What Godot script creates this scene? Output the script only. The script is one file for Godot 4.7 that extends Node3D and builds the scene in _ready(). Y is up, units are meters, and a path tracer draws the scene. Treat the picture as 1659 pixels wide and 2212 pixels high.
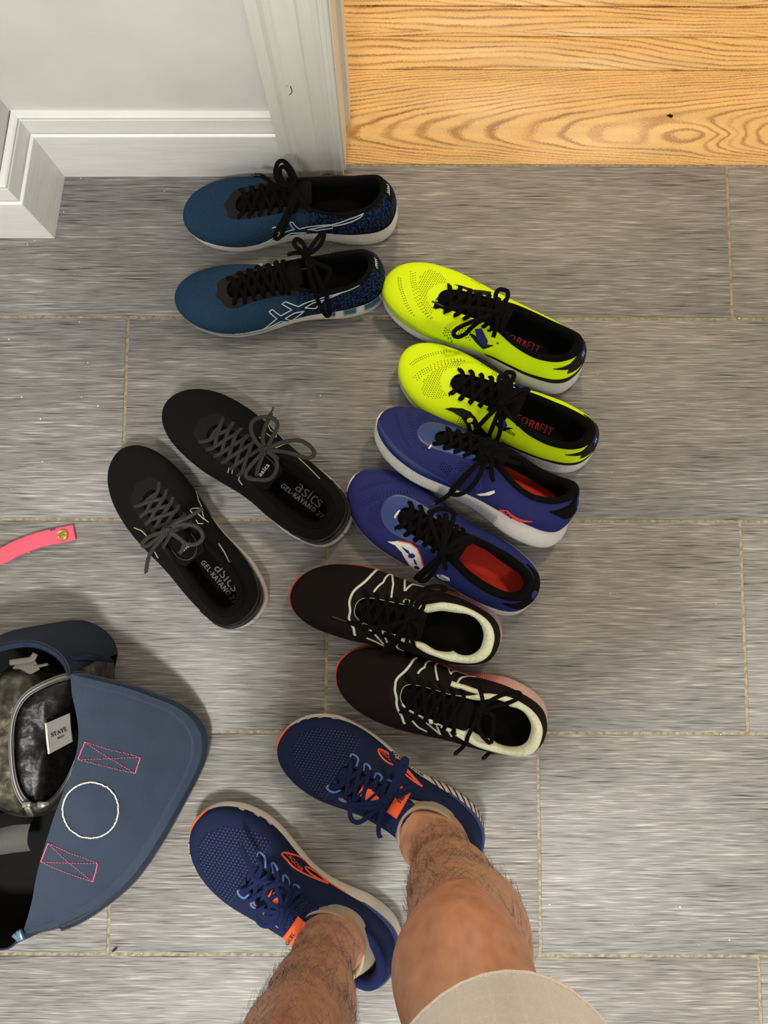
extends Node3D
# A hallway corner seen from above: running shoes on grey tiles, an open backpack, the legs of the person who looks down.

var used := {}
var M := {}
var UP := Vector3.UP

func _ready() -> void:
	view_and_light()
	make_materials()
	room()
	shoes()
	bag()
	strap()
	person()
	phone()
	scraps()

# ------------------------------------------------------------------ camera, sky, light

func view_and_light() -> void:
	var cam := Camera3D.new()
	cam.name = "camera"
	cam.transform = Transform3D(Basis(Vector3(1, 0, -0.0032), Vector3(-0.0032, 0.0884, -0.9961), Vector3(0.0003, 0.9961, 0.0884)).orthonormalized(), Vector3(0, 1.1234, 0))
	cam.fov = 67.3155
	cam.near = 0.02
	cam.far = 20.0
	add_child(cam)
	cam.current = true
	var env := Environment.new()
	env.background_mode = Environment.BG_COLOR
	env.background_color = Color(0.02, 0.02, 0.025)
	env.tonemap_mode = Environment.TONE_MAPPER_LINEAR
	env.tonemap_exposure = 1.0
	env.sdfgi_enabled = true
	env.ssao_enabled = true
	env.ssil_enabled = true
	var we := WorldEnvironment.new()
	we.name = "world_environment"
	we.environment = env
	add_child(we)
	lamp("round white ceiling lamp on the hall ceiling behind the person, on the bag's side", Vector3(-0.24, 2.44, 1.13), 0.17, Color(1.0, 0.985, 0.955), 7.5)
	lamp("round white ceiling lamp on the hall ceiling behind the person, away from the bag", Vector3(0.6, 2.44, 1.1), 0.17, Color(1.0, 0.98, 0.93), 1.2)
	lamp("round warm ceiling lamp in the oak-floored room, farther from the doorway", Vector3(-0.08, 2.44, -2.75), 0.16, Color(1.0, 0.92, 0.79), 3.7)
	lamp("round warm ceiling lamp in the oak-floored room, nearer the doorway", Vector3(0.85, 2.44, -1.5), 0.14, Color(1.0, 0.91, 0.78), 2.8)

func lamp(label: String, at: Vector3, r: float, c: Color, energy: float) -> void:
	var t := thing("ceiling_light", label, "ceiling light", at)
	var base := lathe([[0.0, 0.0], [r + 0.02, 0.0], [r + 0.02, -0.025], [r, -0.03], [0.0, -0.03]], 40)
	obj("base", base, flat_mat(Color(0.85, 0.85, 0.84), 0.4), t)
	var m := StandardMaterial3D.new()
	m.albedo_color = Color(0.9, 0.9, 0.9)
	m.emission_enabled = true
	m.emission = c
	m.emission_energy_multiplier = 1.5
	obj("diffuser", lathe([[r - 0.002, -0.028], [r - 0.004, -0.05], [r * 0.8, -0.066], [r * 0.4, -0.075], [0.0, -0.077]], 40), m, t)
	var a := AreaLight3D.new()
	a.name = "light"
	a.area_size = Vector2(r * 1.75, r * 1.75)
	a.light_color = c
	a.light_energy = energy
	a.area_range = 12.0
	a.area_attenuation = 2.0
	a.shadow_enabled = true
	a.position = Vector3(0, -0.085, 0)
	a.rotation = Vector3(-PI / 2, 0, 0)
	t.add_child(a)

# ------------------------------------------------------------------ scene tree helpers

func numbered(n: String) -> String:
	var k: int = used.get(n, 0)
	used[n] = k + 1
	return n if k == 0 else "%s_%03d" % [n, k]

func thing(called: String, label: String, category: String, at := Vector3.ZERO, turn := 0.0, group := "") -> Node3D:
	var o := Node3D.new()
	o.name = numbered(called)
	add_child(o)
	o.position = at
	o.rotation.y = turn
	o.set_meta("label", label)
	o.set_meta("category", category)
	if group != "":
		o.set_meta("group", group)
	return o

func obj(called: String, mesh: Mesh, m: Material, parent: Node, label := "") -> MeshInstance3D:
	var o := MeshInstance3D.new()
	o.mesh = mesh
	o.material_override = m
	if parent == self:
		o.name = numbered(called)
		add_child(o)
	else:
		o.name = called
		parent.add_child(o, true)
	if label != "":
		o.set_meta("label", label)
	return o

func struct(called: String, mesh: Mesh, m: Material, label := "", category := "") -> MeshInstance3D:
	var o := obj(called, mesh, m, self)
	o.set_meta("kind", "structure")
	if label != "":
		o.set_meta("label", label)
		o.set_meta("category", category)
	return o

func flat_mat(c: Color, rough := 0.7, metal := 0.0) -> StandardMaterial3D:
	var m := StandardMaterial3D.new()
	m.albedo_color = c
	m.roughness = rough
	m.metallic = metal
	if rough >= 0.6 and metal == 0.0:
		m.metallic_specular = 0.3
	return m

# ------------------------------------------------------------------ mesh helpers

class MB:
	var st := SurfaceTool.new()
	var n := 0
	func _init() -> void:
		st.begin(Mesh.PRIMITIVE_TRIANGLES)
	# points laid out [u * nv + v]
	func grid(p: PackedVector3Array, nu: int, nv: int, wrap := false, flip := false, uv := PackedVector2Array(), col := PackedColorArray(), group := 0) -> void:
		st.set_smooth_group(group)
		for i in p.size():
			if uv.size():
				st.set_uv(uv[i])
			else:
				st.set_uv(Vector2.ZERO)
			st.set_color(col[i] if col.size() else Color.WHITE)
			st.add_vertex(p[i])
		for i in (nu if wrap else nu - 1):
			var i2 := (i + 1) % nu
			for j in nv - 1:
				var a := n + i * nv + j
				var b := n + i2 * nv + j
				if flip:
					tri(a, a + 1, b)
					tri(b, a + 1, b + 1)
				else:
					tri(a, b, a + 1)
					tri(b, b + 1, a + 1)
		n += p.size()
	func tri(a: int, b: int, c: int) -> void:
		st.add_index(a)
		st.add_index(b)
		st.add_index(c)
	func mesh() -> ArrayMesh:
		st.generate_normals()
		return st.commit()

func lathe(prof: Array, seg := 32) -> ArrayMesh:
	var b := MB.new()
	var p := PackedVector3Array()
	for i in seg:
		var a := TAU * i / seg
		for q in prof:
			p.append(Vector3(cos(a) * q[0], q[1], sin(a) * q[0]))
	b.grid(p, seg, prof.size(), true, true)
	return b.mesh()

# box with softened edges, centred at c
func soft_box(b: MB, c: Vector3, s: Vector3, r := 0.002, turn := Basis.IDENTITY, uvs := 1.0) -> void:
	var h := s / 2.0
	r = min(r, min(h.x, min(h.y, h.z)) * 0.9)
	# six faces as grids of a rounded cube: 4 x 4 points each
	for ax in 3:
		for sg in [-1.0, 1.0]:
			var u := (ax + 1) % 3
			var v := (ax + 2) % 3
			var p := PackedVector3Array()
			var uv := PackedVector2Array()
			var ku := [-h[u], -h[u] + r, h[u] - r, h[u]]
			var kv := [-h[v], -h[v] + r, h[v] - r, h[v]]
			for i in 4:
				for j in 4:
					var q := Vector3.ZERO
					q[ax] = h[ax] * sg
					q[u] = ku[i]
					q[v] = kv[j]
					var core := q.clamp(-h + Vector3(r, r, r), h - Vector3(r, r, r))
					var d := (q - core)
					q = core + d.normalized() * r
					p.append(c + turn * q)
					uv.append(Vector2(q[u], q[v]) * uvs)
			b.grid(p, 4, 4, false, sg < 0, uv)

func box_mesh(c: Vector3, s: Vector3, r := 0.002) -> ArrayMesh:
	var b := MB.new()
	soft_box(b, c, s, r)
	return b.mesh()

# vertical prism over a plan polygon (x, z)
func prism(poly: Array, y0: float, y1: float) -> ArrayMesh:
	var b := MB.new()
	var n := poly.size()
	var pts := PackedVector2Array()
	for q in poly:
		pts.append(Vector2(q[0], q[1]))
	if Geometry2D.is_polygon_clockwise(pts):
		pts.reverse()
	for i in n:
		var a := pts[i]
		var c := pts[(i + 1) % n]
		b.grid(PackedVector3Array([Vector3(a.x, y0, a.y), Vector3(a.x, y1, a.y), Vector3(c.x, y0, c.y), Vector3(c.x, y1, c.y)]), 2, 2, false, false, PackedVector2Array([Vector2(0, y0), Vector2(0, y1), Vector2(a.distance_to(c), y0), Vector2(a.distance_to(c), y1)]), PackedColorArray(), i + 1)
	var t := Geometry2D.triangulate_polygon(pts)
	for y in [y0, y1]:
		b.st.set_smooth_group(n + 2 + int(y == y1))
		for q in pts:
			b.st.set_uv(q)
			b.st.set_color(Color.WHITE)
			b.st.add_vertex(Vector3(q.x, y, q.y))
		for k in range(0, t.size(), 3):
			if y == y1:
				b.tri(b.n + t[k], b.n + t[k + 1], b.n + t[k + 2])
			else:
				b.tri(b.n + t[k], b.n + t[k + 2], b.n + t[k + 1])
		b.n += n
	return b.mesh()

func smooth_path(pts: PackedVector3Array, step: float, closed := false) -> PackedVector3Array:
	var out := PackedVector3Array()
	var n := pts.size()
	if n < 2:
		return pts
	for i in (n if closed else n - 1):
		var a := pts[i - 1] if i > 0 else (pts[n - 1] if closed else pts[0] * 2.0 - pts[1])
		var b := pts[i]
		var c := pts[(i + 1) % n]
		var d := pts[(i + 2) % n] if closed or i + 2 < n else pts[n - 1] * 2.0 - pts[n - 2]
		var k: int = max(1, int(ceil(b.distance_to(c) / step)))
		for j in k:
			out.append(b.cubic_interpolate(c, a, d, float(j) / k))
	if not closed:
		out.append(pts[n - 1])
	return out

# a flat-oval cord along a path
func cord(b: MB, path: PackedVector3Array, w: float, th: float, hint := Vector3.UP, taper := 0.0, seg := 8, square := false) -> void:
	var p := PackedVector3Array()
	var uv := PackedVector2Array()
	var n := path.size()
	var last := hint
	var run := 0.0
	for i in n:
		var t := (path[min(i + 1, n - 1)] - path[max(i - 1, 0)]).normalized()
		var up := hint - t * hint.dot(t)
		if up.length() < 0.35:
			up = last - t * last.dot(t)
		up = up.normalized()
		up = (up + last * 0.6).normalized() if i > 0 else up
		up = (up - t * up.dot(t)).normalized()
		last = up
		var side := t.cross(up)
		if i > 0:
			run += path[i].distance_to(path[i - 1])
		var k := 1.0
		if taper > 0.0:
			k = clamp(min(float(i), float(n - 1 - i)) / (taper * n) , 0.35, 1.0)
		for j in seg + 1:
			var a := TAU * j / seg
			var cx := cos(a)
			var sx := sin(a)
			if square:
				cx = sign(cx) * pow(abs(cx), 0.45)
				sx = sign(sx) * pow(abs(sx), 0.6)
			p.append(path[i] + (side * cx * w * 0.5 + up * sx * th * 0.5) * k)
			uv.append(Vector2(run / 0.02, float(j) / seg))
	b.grid(p, n, seg + 1, false, true, uv)
	# end caps
	for e in [0, n - 1]:
		var q := PackedVector3Array()
		for j in seg + 1:
			q.append(p[e * (seg + 1) + j])
			q.append(path[e])
		b.grid(q, seg + 1, 2, false, e == 0)

func V(a: Array) -> PackedVector3Array:
	var p := PackedVector3Array()
	for i in range(0, a.size(), 3):
		p.append(Vector3(a[i], a[i + 1], a[i + 2]))
	return p

func V2(a: Array) -> PackedVector2Array:
	var p := PackedVector2Array()
	for i in range(0, a.size(), 2):
		p.append(Vector2(a[i], a[i + 1]))
	return p

static func ss(a: float, b: float, x: float) -> float:
	return smoothstep(a, b, x)

# ------------------------------------------------------------------ materials

func noise_tex(freq: float, ramp: Array, w := 512, h := 512, oct := 4, seed_ := 1, type := FastNoiseLite.TYPE_SIMPLEX_SMOOTH) -> NoiseTexture2D:
	var n := FastNoiseLite.new()
	n.seed = seed_
	n.frequency = freq
	n.noise_type = type
	n.fractal_octaves = oct
	var t := NoiseTexture2D.new()
	t.width = w
	t.height = h
	t.seamless = true
	t.noise = n
	if ramp.size():
		var g := Gradient.new()
		g.offsets = PackedFloat32Array()
		g.colors = PackedColorArray()
		var off := PackedFloat32Array()
		var cols := PackedColorArray()
		for q in ramp:
			off.append(q[0])
			cols.append(q[1])
		g.offsets = off
		g.colors = cols
		t.color_ramp = g
	return t

func noisy(ramp: Array, freq: float, scale: float, rough: float, seed_ := 1, bump := 0.0, oct := 4) -> StandardMaterial3D:
	var m := StandardMaterial3D.new()
	m.albedo_texture = noise_tex(freq, ramp, 512, 512, oct, seed_)
	m.uv1_triplanar = true
	m.uv1_scale = Vector3(scale, scale, scale)
	m.roughness = rough
	if bump > 0.0:
		m.heightmap_enabled = true
		m.heightmap_scale = bump
		m.heightmap_texture = noise_tex(freq, [], 512, 512, oct, seed_)
	return m

func make_materials() -> void:
	M.wall = noisy([[0.0, Color(0.79, 0.79, 0.775)], [1.0, Color(0.83, 0.83, 0.815)]], 0.01, 1.2, 0.55, 3, 0.05)
	M.trim = noisy([[0.0, Color(0.86, 0.86, 0.85)], [0.55, Color(0.885, 0.885, 0.875)], [1.0, Color(0.905, 0.905, 0.895)]], 0.012, 2.0, 0.38, 5, 0.025)
	M.trim.uv1_scale = Vector3(1.2, 9.0, 1.2)
	M.casing = noisy([[0.0, Color(0.80, 0.795, 0.775)], [0.5, Color(0.825, 0.82, 0.80)], [1.0, Color(0.845, 0.84, 0.82)]], 0.012, 2.0, 0.38, 8, 0.06)
	M.casing.uv1_scale = Vector3(5.0, 0.6, 5.0)
	M.ceiling = flat_mat(Color(0.9, 0.9, 0.89), 0.9)
	M.grout = noisy([[0.0, Color(0.42, 0.39, 0.33)], [0.5, Color(0.56, 0.53, 0.46)], [1.0, Color(0.66, 0.63, 0.55)]], 0.03, 6.0, 0.95, 12, 0.3)
	tile_materials()
	wood_materials()
	M.dark = flat_mat(Color(0.03, 0.03, 0.032), 0.9)

func fnl(seed_: int, oct := 1) -> FastNoiseLite:
	var n := FastNoiseLite.new()
	n.seed = seed_
	n.frequency = 1.0
	n.noise_type = FastNoiseLite.TYPE_SIMPLEX_SMOOTH
	n.fractal_type = FastNoiseLite.FRACTAL_FBM if oct > 1 else FastNoiseLite.FRACTAL_NONE
	n.fractal_octaves = oct
	return n

func tile_materials() -> void:
	var w := 1300
	var h := 680
	var a := fnl(11)
	var b := fnl(12)
	var c := fnl(13)
	var d := fnl(14)
	var by := PackedByteArray()
	by.resize(w * h * 3)
	var hb := PackedByteArray()
	hb.resize(w * h)
	var k := 0
	for j in h:
		var y := j * 0.4167 / h
		for i in w:
			var x := i * 0.8108 / w
			var wob := y + 0.0012 * d.get_noise_2d(x * 9.0, y * 60.0)
			var f := 0.50 * a.get_noise_2d(x * 12.0, wob * 520.0) + 0.19 * b.get_noise_2d(x * 6.0 + 40.0, wob * 230.0) + 0.36 * c.get_noise_2d(x * 26.0, wob * 950.0) + 0.12 * d.get_noise_2d(x * 3.0 + 9.0, y * 16.0)
			var g := 1.0 + 0.34 * f
			if f > 0.28:
				g += (f - 0.28) * 0.6
			if f < -0.32:
				g += (f + 0.32) * 0.8
			by[k * 3] = int(clamp(119.0 * g, 0, 255))
			by[k * 3 + 1] = int(clamp(117.5 * g, 0, 255))
			by[k * 3 + 2] = int(clamp(116.0 * g, 0, 255))
			hb[k] = int(clamp(128.0 + 110.0 * f, 0, 255))
			k += 1
	var im := Image.create_from_data(w, h, false, Image.FORMAT_RGB8, by)
	var hm := Image.create_from_data(w, h, false, Image.FORMAT_L8, hb)
	var t := ImageTexture.create_from_image(im)
	var th := ImageTexture.create_from_image(hm)
	M.tile = []
	for v in 8:
		var m := StandardMaterial3D.new()
		m.albedo_texture = t
		m.albedo_color = Color.from_hsv(0.08, 0.012 * (v % 2), 0.975 + 0.008 * (v % 4))
		m.roughness = 0.54
		m.heightmap_enabled = true
		m.heightmap_scale = 0.035
		m.heightmap_texture = th
		# eight cuts from one larger sheet of the streaks
		m.uv1_scale = Vector3(0.74 if v & 1 else -0.74, 0.72 if v & 2 else -0.72, 1)
		m.uv1_offset = Vector3((0.0 if v & 1 else 0.74) + (0.25 if v & 4 else 0.005), (0.0 if v & 2 else 0.72) + (0.0 if v & 4 else 0.27), 0)
		M.tile.append(m)

func wood_image(w: int, h: int, mm: float, kind: int, seed_: int) -> Image:
	var a := fnl(seed_)
	var b := fnl(seed_ + 1, 3)
	var c := fnl(seed_ + 2)
	var by := PackedByteArray()
	by.resize(w * h * 3)
	var k := 0
	for j in h:
		for i in w:
			var x := i * mm
			var y := j * mm
			var wx := x + 14.0 * b.get_noise_2d(x * 0.006, y * 0.02)
			var wy := y + 5.0 * b.get_noise_2d(x * 0.004 + 50.0, y * 0.012)
			var g := 0.0
			if kind == 0:
				# nested arches that open to the right, and one knot-like eye inside them
				var yy := wy - 104.0
				g = -wx * 0.019 + yy * yy * (0.0013 if yy < 0.0 else 0.0032) + 0.6
				g += 4.2 * exp(-((wx - 545.0) * (wx - 545.0) / 5200.0 + yy * yy / 620.0))
				g += 2.2 * smoothstep(330.0, 900.0, wx) * smoothstep(10.0, -60.0, yy)
			else:
				g = wy * 0.135 + 2.6 * a.get_noise_2d(x * 0.0022, y * 0.006) + 1.6 * sin(x * 0.0052 + y * 0.01)
			var fine := c.get_noise_2d(x * 0.13, y * 1.7)
			var jag := 0.13 * c.get_noise_2d(x * 0.22 + 7.0, y * 0.9)
			var fr := fposmod(g + jag, 1.0)
			var line := smoothstep(0.0, 0.10, fr) * (1.0 - smoothstep(0.20, 0.48, fr))
			line *= 0.62 + 0.5 * a.get_noise_2d(x * 0.01, g * 1.3)
			var pore := smoothstep(0.42, 0.75, fine) * 0.22
			var tone := 1.0 + 0.07 * b.get_noise_2d(x * 0.004, y * 0.05) + 0.05 * fine
			var m: float = clamp(line * 0.95 + pore, 0.0, 1.0)
			by[k] = int(clamp(lerp(214.0, 140.0, m) * tone, 0, 255))
			by[k + 1] = int(clamp(lerp(175.0, 94.0, m) * tone, 0, 255))
			by[k + 2] = int(clamp(lerp(114.0, 46.0, m) * tone, 0, 255))
			k += 3
	return Image.create_from_data(w, h, false, Image.FORMAT_RGB8, by)

func wood_materials() -> void:
	M.wood = []
	for kind in 2:
		var m := StandardMaterial3D.new()
		m.albedo_texture = ImageTexture.create_from_image(wood_image(1400, 216, 0.71, kind, 70 + kind * 10))
		m.roughness = 0.4
		M.wood.append(m)

# top at y = 0; uv in metres over the given texture span
func slab(x0: float, x1: float, z0: float, z1: float, uv_span: Vector2, uv_off: Vector2, th := 0.01, r := 0.0012) -> ArrayMesh:
	var b := MB.new()
	var ix := [x0, x0, x0 + r * 0.4, x0 + r, x1 - r, x1 - r * 0.4, x1, x1]
	var iz := [z0, z0, z0 + r * 0.4, z0 + r, z1 - r, z1 - r * 0.4, z1, z1]
	var dy := [th, r, r * 0.35, 0.0, 0.0, r * 0.35, r, th]
	var p := PackedVector3Array()
	var uv := PackedVector2Array()
	for i in 8:
		for j in 8:
			p.append(Vector3(ix[i], -max(dy[i], dy[j]), iz[j]))
			uv.append(Vector2((ix[i] - x0) / uv_span.x, (iz[j] - z0) / uv_span.y) + uv_off)
	b.grid(p, 8, 8, false, false, uv)
	return b.mesh()

# a moulding: profile of (depth behind the face line, height) along a plan path, mitred at its corners
func moulding(path: Array, prof: Array, e0 := Vector2.ZERO, e1 := Vector2.ZERO) -> ArrayMesh:
	var b := MB.new()
	var n := path.size()
	var g := 1
	for k in prof.size() - 1:
		var p := PackedVector3Array()
		for i in n:
			var q := Vector2(path[i][0], path[i][1])
			var d0: Vector2 = e0 if i == 0 else (q - Vector2(path[i - 1][0], path[i - 1][1])).normalized()
			var d1: Vector2 = e1 if i == n - 1 else (Vector2(path[i + 1][0], path[i + 1][1]) - q).normalized()
			if d0 == Vector2.ZERO:
				d0 = d1
			if d1 == Vector2.ZERO:
				d1 = d0
			var n0 := Vector2(-d0.y, d0.x)
			var n1 := Vector2(-d1.y, d1.x)
			var m := (n0 + n1).normalized()
			m /= max(0.3, m.dot(n0))
			for e in 2:
				var o: Vector2 = q + m * prof[k + e][0]
				p.append(Vector3(o.x, prof[k + e][1], o.y))
		b.grid(p, n, 2, false, false, PackedVector2Array(), PackedColorArray(), g)
		g += 1
	return b.mesh()

func room() -> void:
	# floor: a grout bed, tiles in half bond, then the oak boards beyond the doorway
	var fl := Node3D.new()
	fl.name = "floor"
	fl.set_meta("kind", "structure")
	add_child(fl)
	obj("grout", box_mesh(Vector3(0.03, -0.0502, 0.9), Vector3(2.9, 0.098, 3.1), 0.001), M.grout, fl)
	var px := 0.6045
	var pz := 0.3045
	var z0 := -0.3920
	var starts := [0.5217, -0.3857, -0.0829, -0.3841, 0.5245]
	var full := slab(0.002, px - 0.002, 0.002, pz - 0.002, Vector2(0.6, 0.3), Vector2.ZERO)
	var rng := RandomNumberGenerator.new()
	rng.seed = 5
	for row in range(-1, 9):
		var s: float = starts[row + 1] if row < 4 else 0.5245 - 0.302 * (row - 3) + 0.11 * ((row * 7) % 3)
		while s > -1.35:
			s -= px
		var za := z0 + pz * row
		var mesh := full
		if row == -1:
			mesh = slab(0.002, px - 0.002, -0.6312 - za, pz - 0.002, Vector2(0.6, 0.3), Vector2(0, 0.12))
		while s < 1.4:
			var o := obj("tile", mesh, M.tile[rng.randi() % 8], fl)
			o.position = Vector3(s, rng.randf_range(-0.0006, 0.0), za)
			o.rotation = Vector3(rng.randf_range(-0.001, 0.001), 0, rng.randf_range(-0.0006, 0.0006))
			s += px
	var edge := [-0.6335, -0.7868, -0.8415, -0.8920]
	for i in 40:
		edge.append(edge[edge.size() - 1] - 0.057)
	for i in edge.size() - 1:
		var gap := 0.0006 if i < 2 else (0.0016 if i == 2 else 0.0007)
		var L := 1.0
		var x := -0.075 if i == 0 else -1.3 + 0.37 * ((i * 5) % 3)
		if i in [1, 2]:
			x = -0.115
		while x < 1.9:
			var za: float = edge[i + 1]
			var zb: float = edge[i]
			var o := obj("plank", slab(0.0003, L - 0.0003, gap, zb - za - 0.0004, Vector2(0.994, 0.1534), Vector2(0, 0.37 * i) if i > 0 else Vector2.ZERO, 0.018, 0.0008), M.wood[0 if i == 0 else 1], fl)
			o.position = Vector3(x, 0, za)
			x += L
	obj("subfloor", box_mesh(Vector3(0.3, -0.06, -2.2), Vector3(3.4, 0.08, 3.1), 0.001), M.dark, fl)

	# walls and ceiling of the hall
	struct("wall_back", prism([[-0.56, -0.629], [-0.066, -0.629], [-0.066, -0.752], [-0.56, -0.752]], -0.02, 2.46), M.wall)
	struct("wall_return", prism([[-1.42, -0.532], [-0.5168, -0.532], [-0.5068, -0.6291], [-0.5068, -0.752], [-1.42, -0.752]], -0.02, 2.46), M.wall)
	struct("wall_header", prism([[-0.066, -0.629], [0.87, -0.629], [0.87, -0.752], [-0.066, -0.752]], 2.05, 2.46), M.wall)
	struct("wall_front", prism([[0.87, -0.629], [1.42, -0.629], [1.42, -0.752], [0.87, -0.752]], -0.02, 2.46), M.wall)
	struct("wall_left", prism([[-1.42, -0.54], [-1.3, -0.54], [-1.3, 2.45], [-1.42, 2.45]], -0.02, 2.46), M.wall)
	struct("wall_right", prism([[1.3, -0.64], [1.42, -0.64], [1.42, 2.45], [1.3, 2.45]], -0.02, 2.46), M.wall)
	struct("wall_rear", prism([[-1.42, 2.35], [1.42, 2.35], [1.42, 2.47], [-1.42, 2.47]], -0.02, 2.46), M.wall)
	struct("ceiling", box_mesh(Vector3(0, 2.51, 0.85), Vector3(2.9, 0.12, 3.3), 0.002), M.ceiling)
	# the room with the oak floor
	struct("wall_left", prism([[-1.42, -3.5], [-1.3, -3.5], [-1.3, -0.7], [-1.42, -0.7]], -0.02, 2.46), M.wall)
	struct("wall_right", prism([[1.8, -3.5], [1.92, -3.5], [1.92, -0.7], [1.8, -0.7]], -0.02, 2.46), M.wall)
	struct("wall_front", prism([[1.4, -0.629], [1.92, -0.629], [1.92, -0.752], [1.4, -0.752]], -0.02, 2.46), M.wall)
	struct("wall_far", prism([[-1.42, -3.62], [1.92, -3.62], [1.92, -3.5], [-1.42, -3.5]], -0.02, 2.46), M.wall)
	struct("ceiling", box_mesh(Vector3(0.25, 2.51, -2.2), Vector3(3.4, 0.12, 2.85), 0.002), M.ceiling)

	var prof := [[0.0, -0.002], [0.0, 0.1035], [0.0005, 0.1048], [0.0036, 0.1068], [0.0040, 0.1030], [0.0056, 0.1030], [0.0058, 0.1066], [0.0058, 0.1340], [0.0066, 0.1362], [0.0070, 0.1325], [0.0082, 0.1325], [0.0085, 0.1366], [0.0100, 0.1388], [0.0175, 0.1395]]
	var A := [-0.1500, -0.6132]
	var B := [-0.4889, -0.6117]
	var C := [-0.5003, -0.5142]
	var D := [-1.31, -0.5160]
	struct("baseboard_back", moulding([A, B], prof, Vector2.ZERO, (Vector2(C[0], C[1]) - Vector2(B[0], B[1])).normalized()), M.trim)
	struct("baseboard_return", moulding([B, C], prof, (Vector2(B[0], B[1]) - Vector2(A[0], A[1])).normalized(), (Vector2(D[0], D[1]) - Vector2(C[0], C[1])).normalized()), M.trim)
	struct("baseboard_left", moulding([C, D], prof, (Vector2(C[0], C[1]) - Vector2(B[0], B[1])).normalized()), M.trim)

	# door casing, jamb and stop
	struct("trim_1", prism([[-0.1515, -0.63], [-0.1515, -0.6095], [-0.1505, -0.6083], [-0.1375, -0.6080], [-0.1355, -0.6100], [-0.1325, -0.6125], [-0.1285, -0.6135], [-0.1262, -0.6125], [-0.1235, -0.6138], [-0.0985, -0.6142], [-0.0960, -0.6165], [-0.0905, -0.6185], [-0.0830, -0.6185], [-0.0780, -0.6160], [-0.0750, -0.6150], [-0.0735, -0.6165], [-0.0690, -0.6165], [-0.0675, -0.6150], [-0.0640, -0.6155], [-0.0628, -0.6175], [-0.0628, -0.63]], 0.0, 2.13), M.casing)
	var casing: Node = get_node("trim_1")
	for q in [V([-0.1189, 0.215, -0.6153, -0.1178, 0.205, -0.6141, -0.1195, 0.2, -0.6119, -0.1229, 0.196, -0.6102]), V([-0.1249, 0.218, -0.6151, -0.1231, 0.214, -0.6142]), V([-0.0813, 0.23, -0.6221, -0.0742, 0.234, -0.6235, -0.0661, 0.238, -0.6267, -0.0626, 0.24, -0.6283])]:
		var sb := MB.new()
		for i in q.size():
			q[i].z = -0.6139 if q[i].x < -0.097 else -0.6183
		cord(sb, q, 0.0012, 0.0006, Vector3.BACK, 0.0, 6)
		obj("scuff", sb.mesh(), M.dark, casing)
	struct("trim_2", prism([[-0.0775, -0.755], [-0.0600, -0.755], [-0.0600, -0.6235], [-0.0608, -0.6225], [-0.0775, -0.6225]], 0.0, 2.05), M.casing)
	struct("trim_3", prism([[-0.0605, -0.735], [-0.0545, -0.735], [-0.0535, -0.733], [-0.0535, -0.692], [-0.0545, -0.690], [-0.0560, -0.6895], [-0.0605, -0.685]], 0.013, 2.05), M.casing)

# ------------------------------------------------------------------ running shoes
# A shoe lies along +x (heel 0, toe L), its outer side on +z for a right shoe and on -z for a left one.
# Its upper is a skin between the sole's edge and the edge of the opening: place (t, v) on it runs once round the shoe
# from the heel along the outer side to the toe and back on the inner side (t 0..1), and from the sole (v 0) up to the opening (v 1).

const OUT := [0.0, 0.0, 0.010, 0.052, 0.040, 0.096, 0.100, 0.124, 0.200, 0.137, 0.300, 0.137, 0.400, 0.137, 0.500, 0.146, 0.600, 0.160, 0.680, 0.167, 0.760, 0.164, 0.840, 0.147, 0.910, 0.115, 0.960, 0.074, 0.990, 0.026, 1.0, -0.022, 0.990, -0.066, 0.957, -0.108, 0.900, -0.140, 0.830, -0.158, 0.750, -0.163, 0.670, -0.153, 0.580, -0.131, 0.500, -0.116, 0.400, -0.111, 0.300, -0.118, 0.200, -0.127, 0.100, -0.121, 0.040, -0.096, 0.010, -0.052]
const OPEN := [0.046, 0.0, 0.292, 0.052, 0.034, 0.289, 0.080, 0.066, 0.272, 0.130, 0.086, 0.240, 0.210, 0.096, 0.215, 0.300, 0.092, 0.224, 0.385, 0.073, 0.254, 0.465, 0.058, 0.256, 0.540, 0.052, 0.240, 0.600, 0.048, 0.220, 0.645, 0.040, 0.204, 0.668, 0.028, 0.196, 0.678, 0.016, 0.193, 0.682, 0.006, 0.192, 0.683, -0.004, 0.192, 0.683, -0.012, 0.192, 0.682, -0.020, 0.192, 0.678, -0.030, 0.193, 0.668, -0.040, 0.196, 0.645, -0.049, 0.204, 0.600, -0.056, 0.220, 0.540, -0.059, 0.240, 0.465, -0.062, 0.256, 0.395, -0.074, 0.254, 0.330, -0.087, 0.232, 0.265, -0.093, 0.216, 0.200, -0.094, 0.217, 0.125, -0.083, 0.241, 0.080, -0.064, 0.272, 0.052, -0.034, 0.289]

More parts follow.
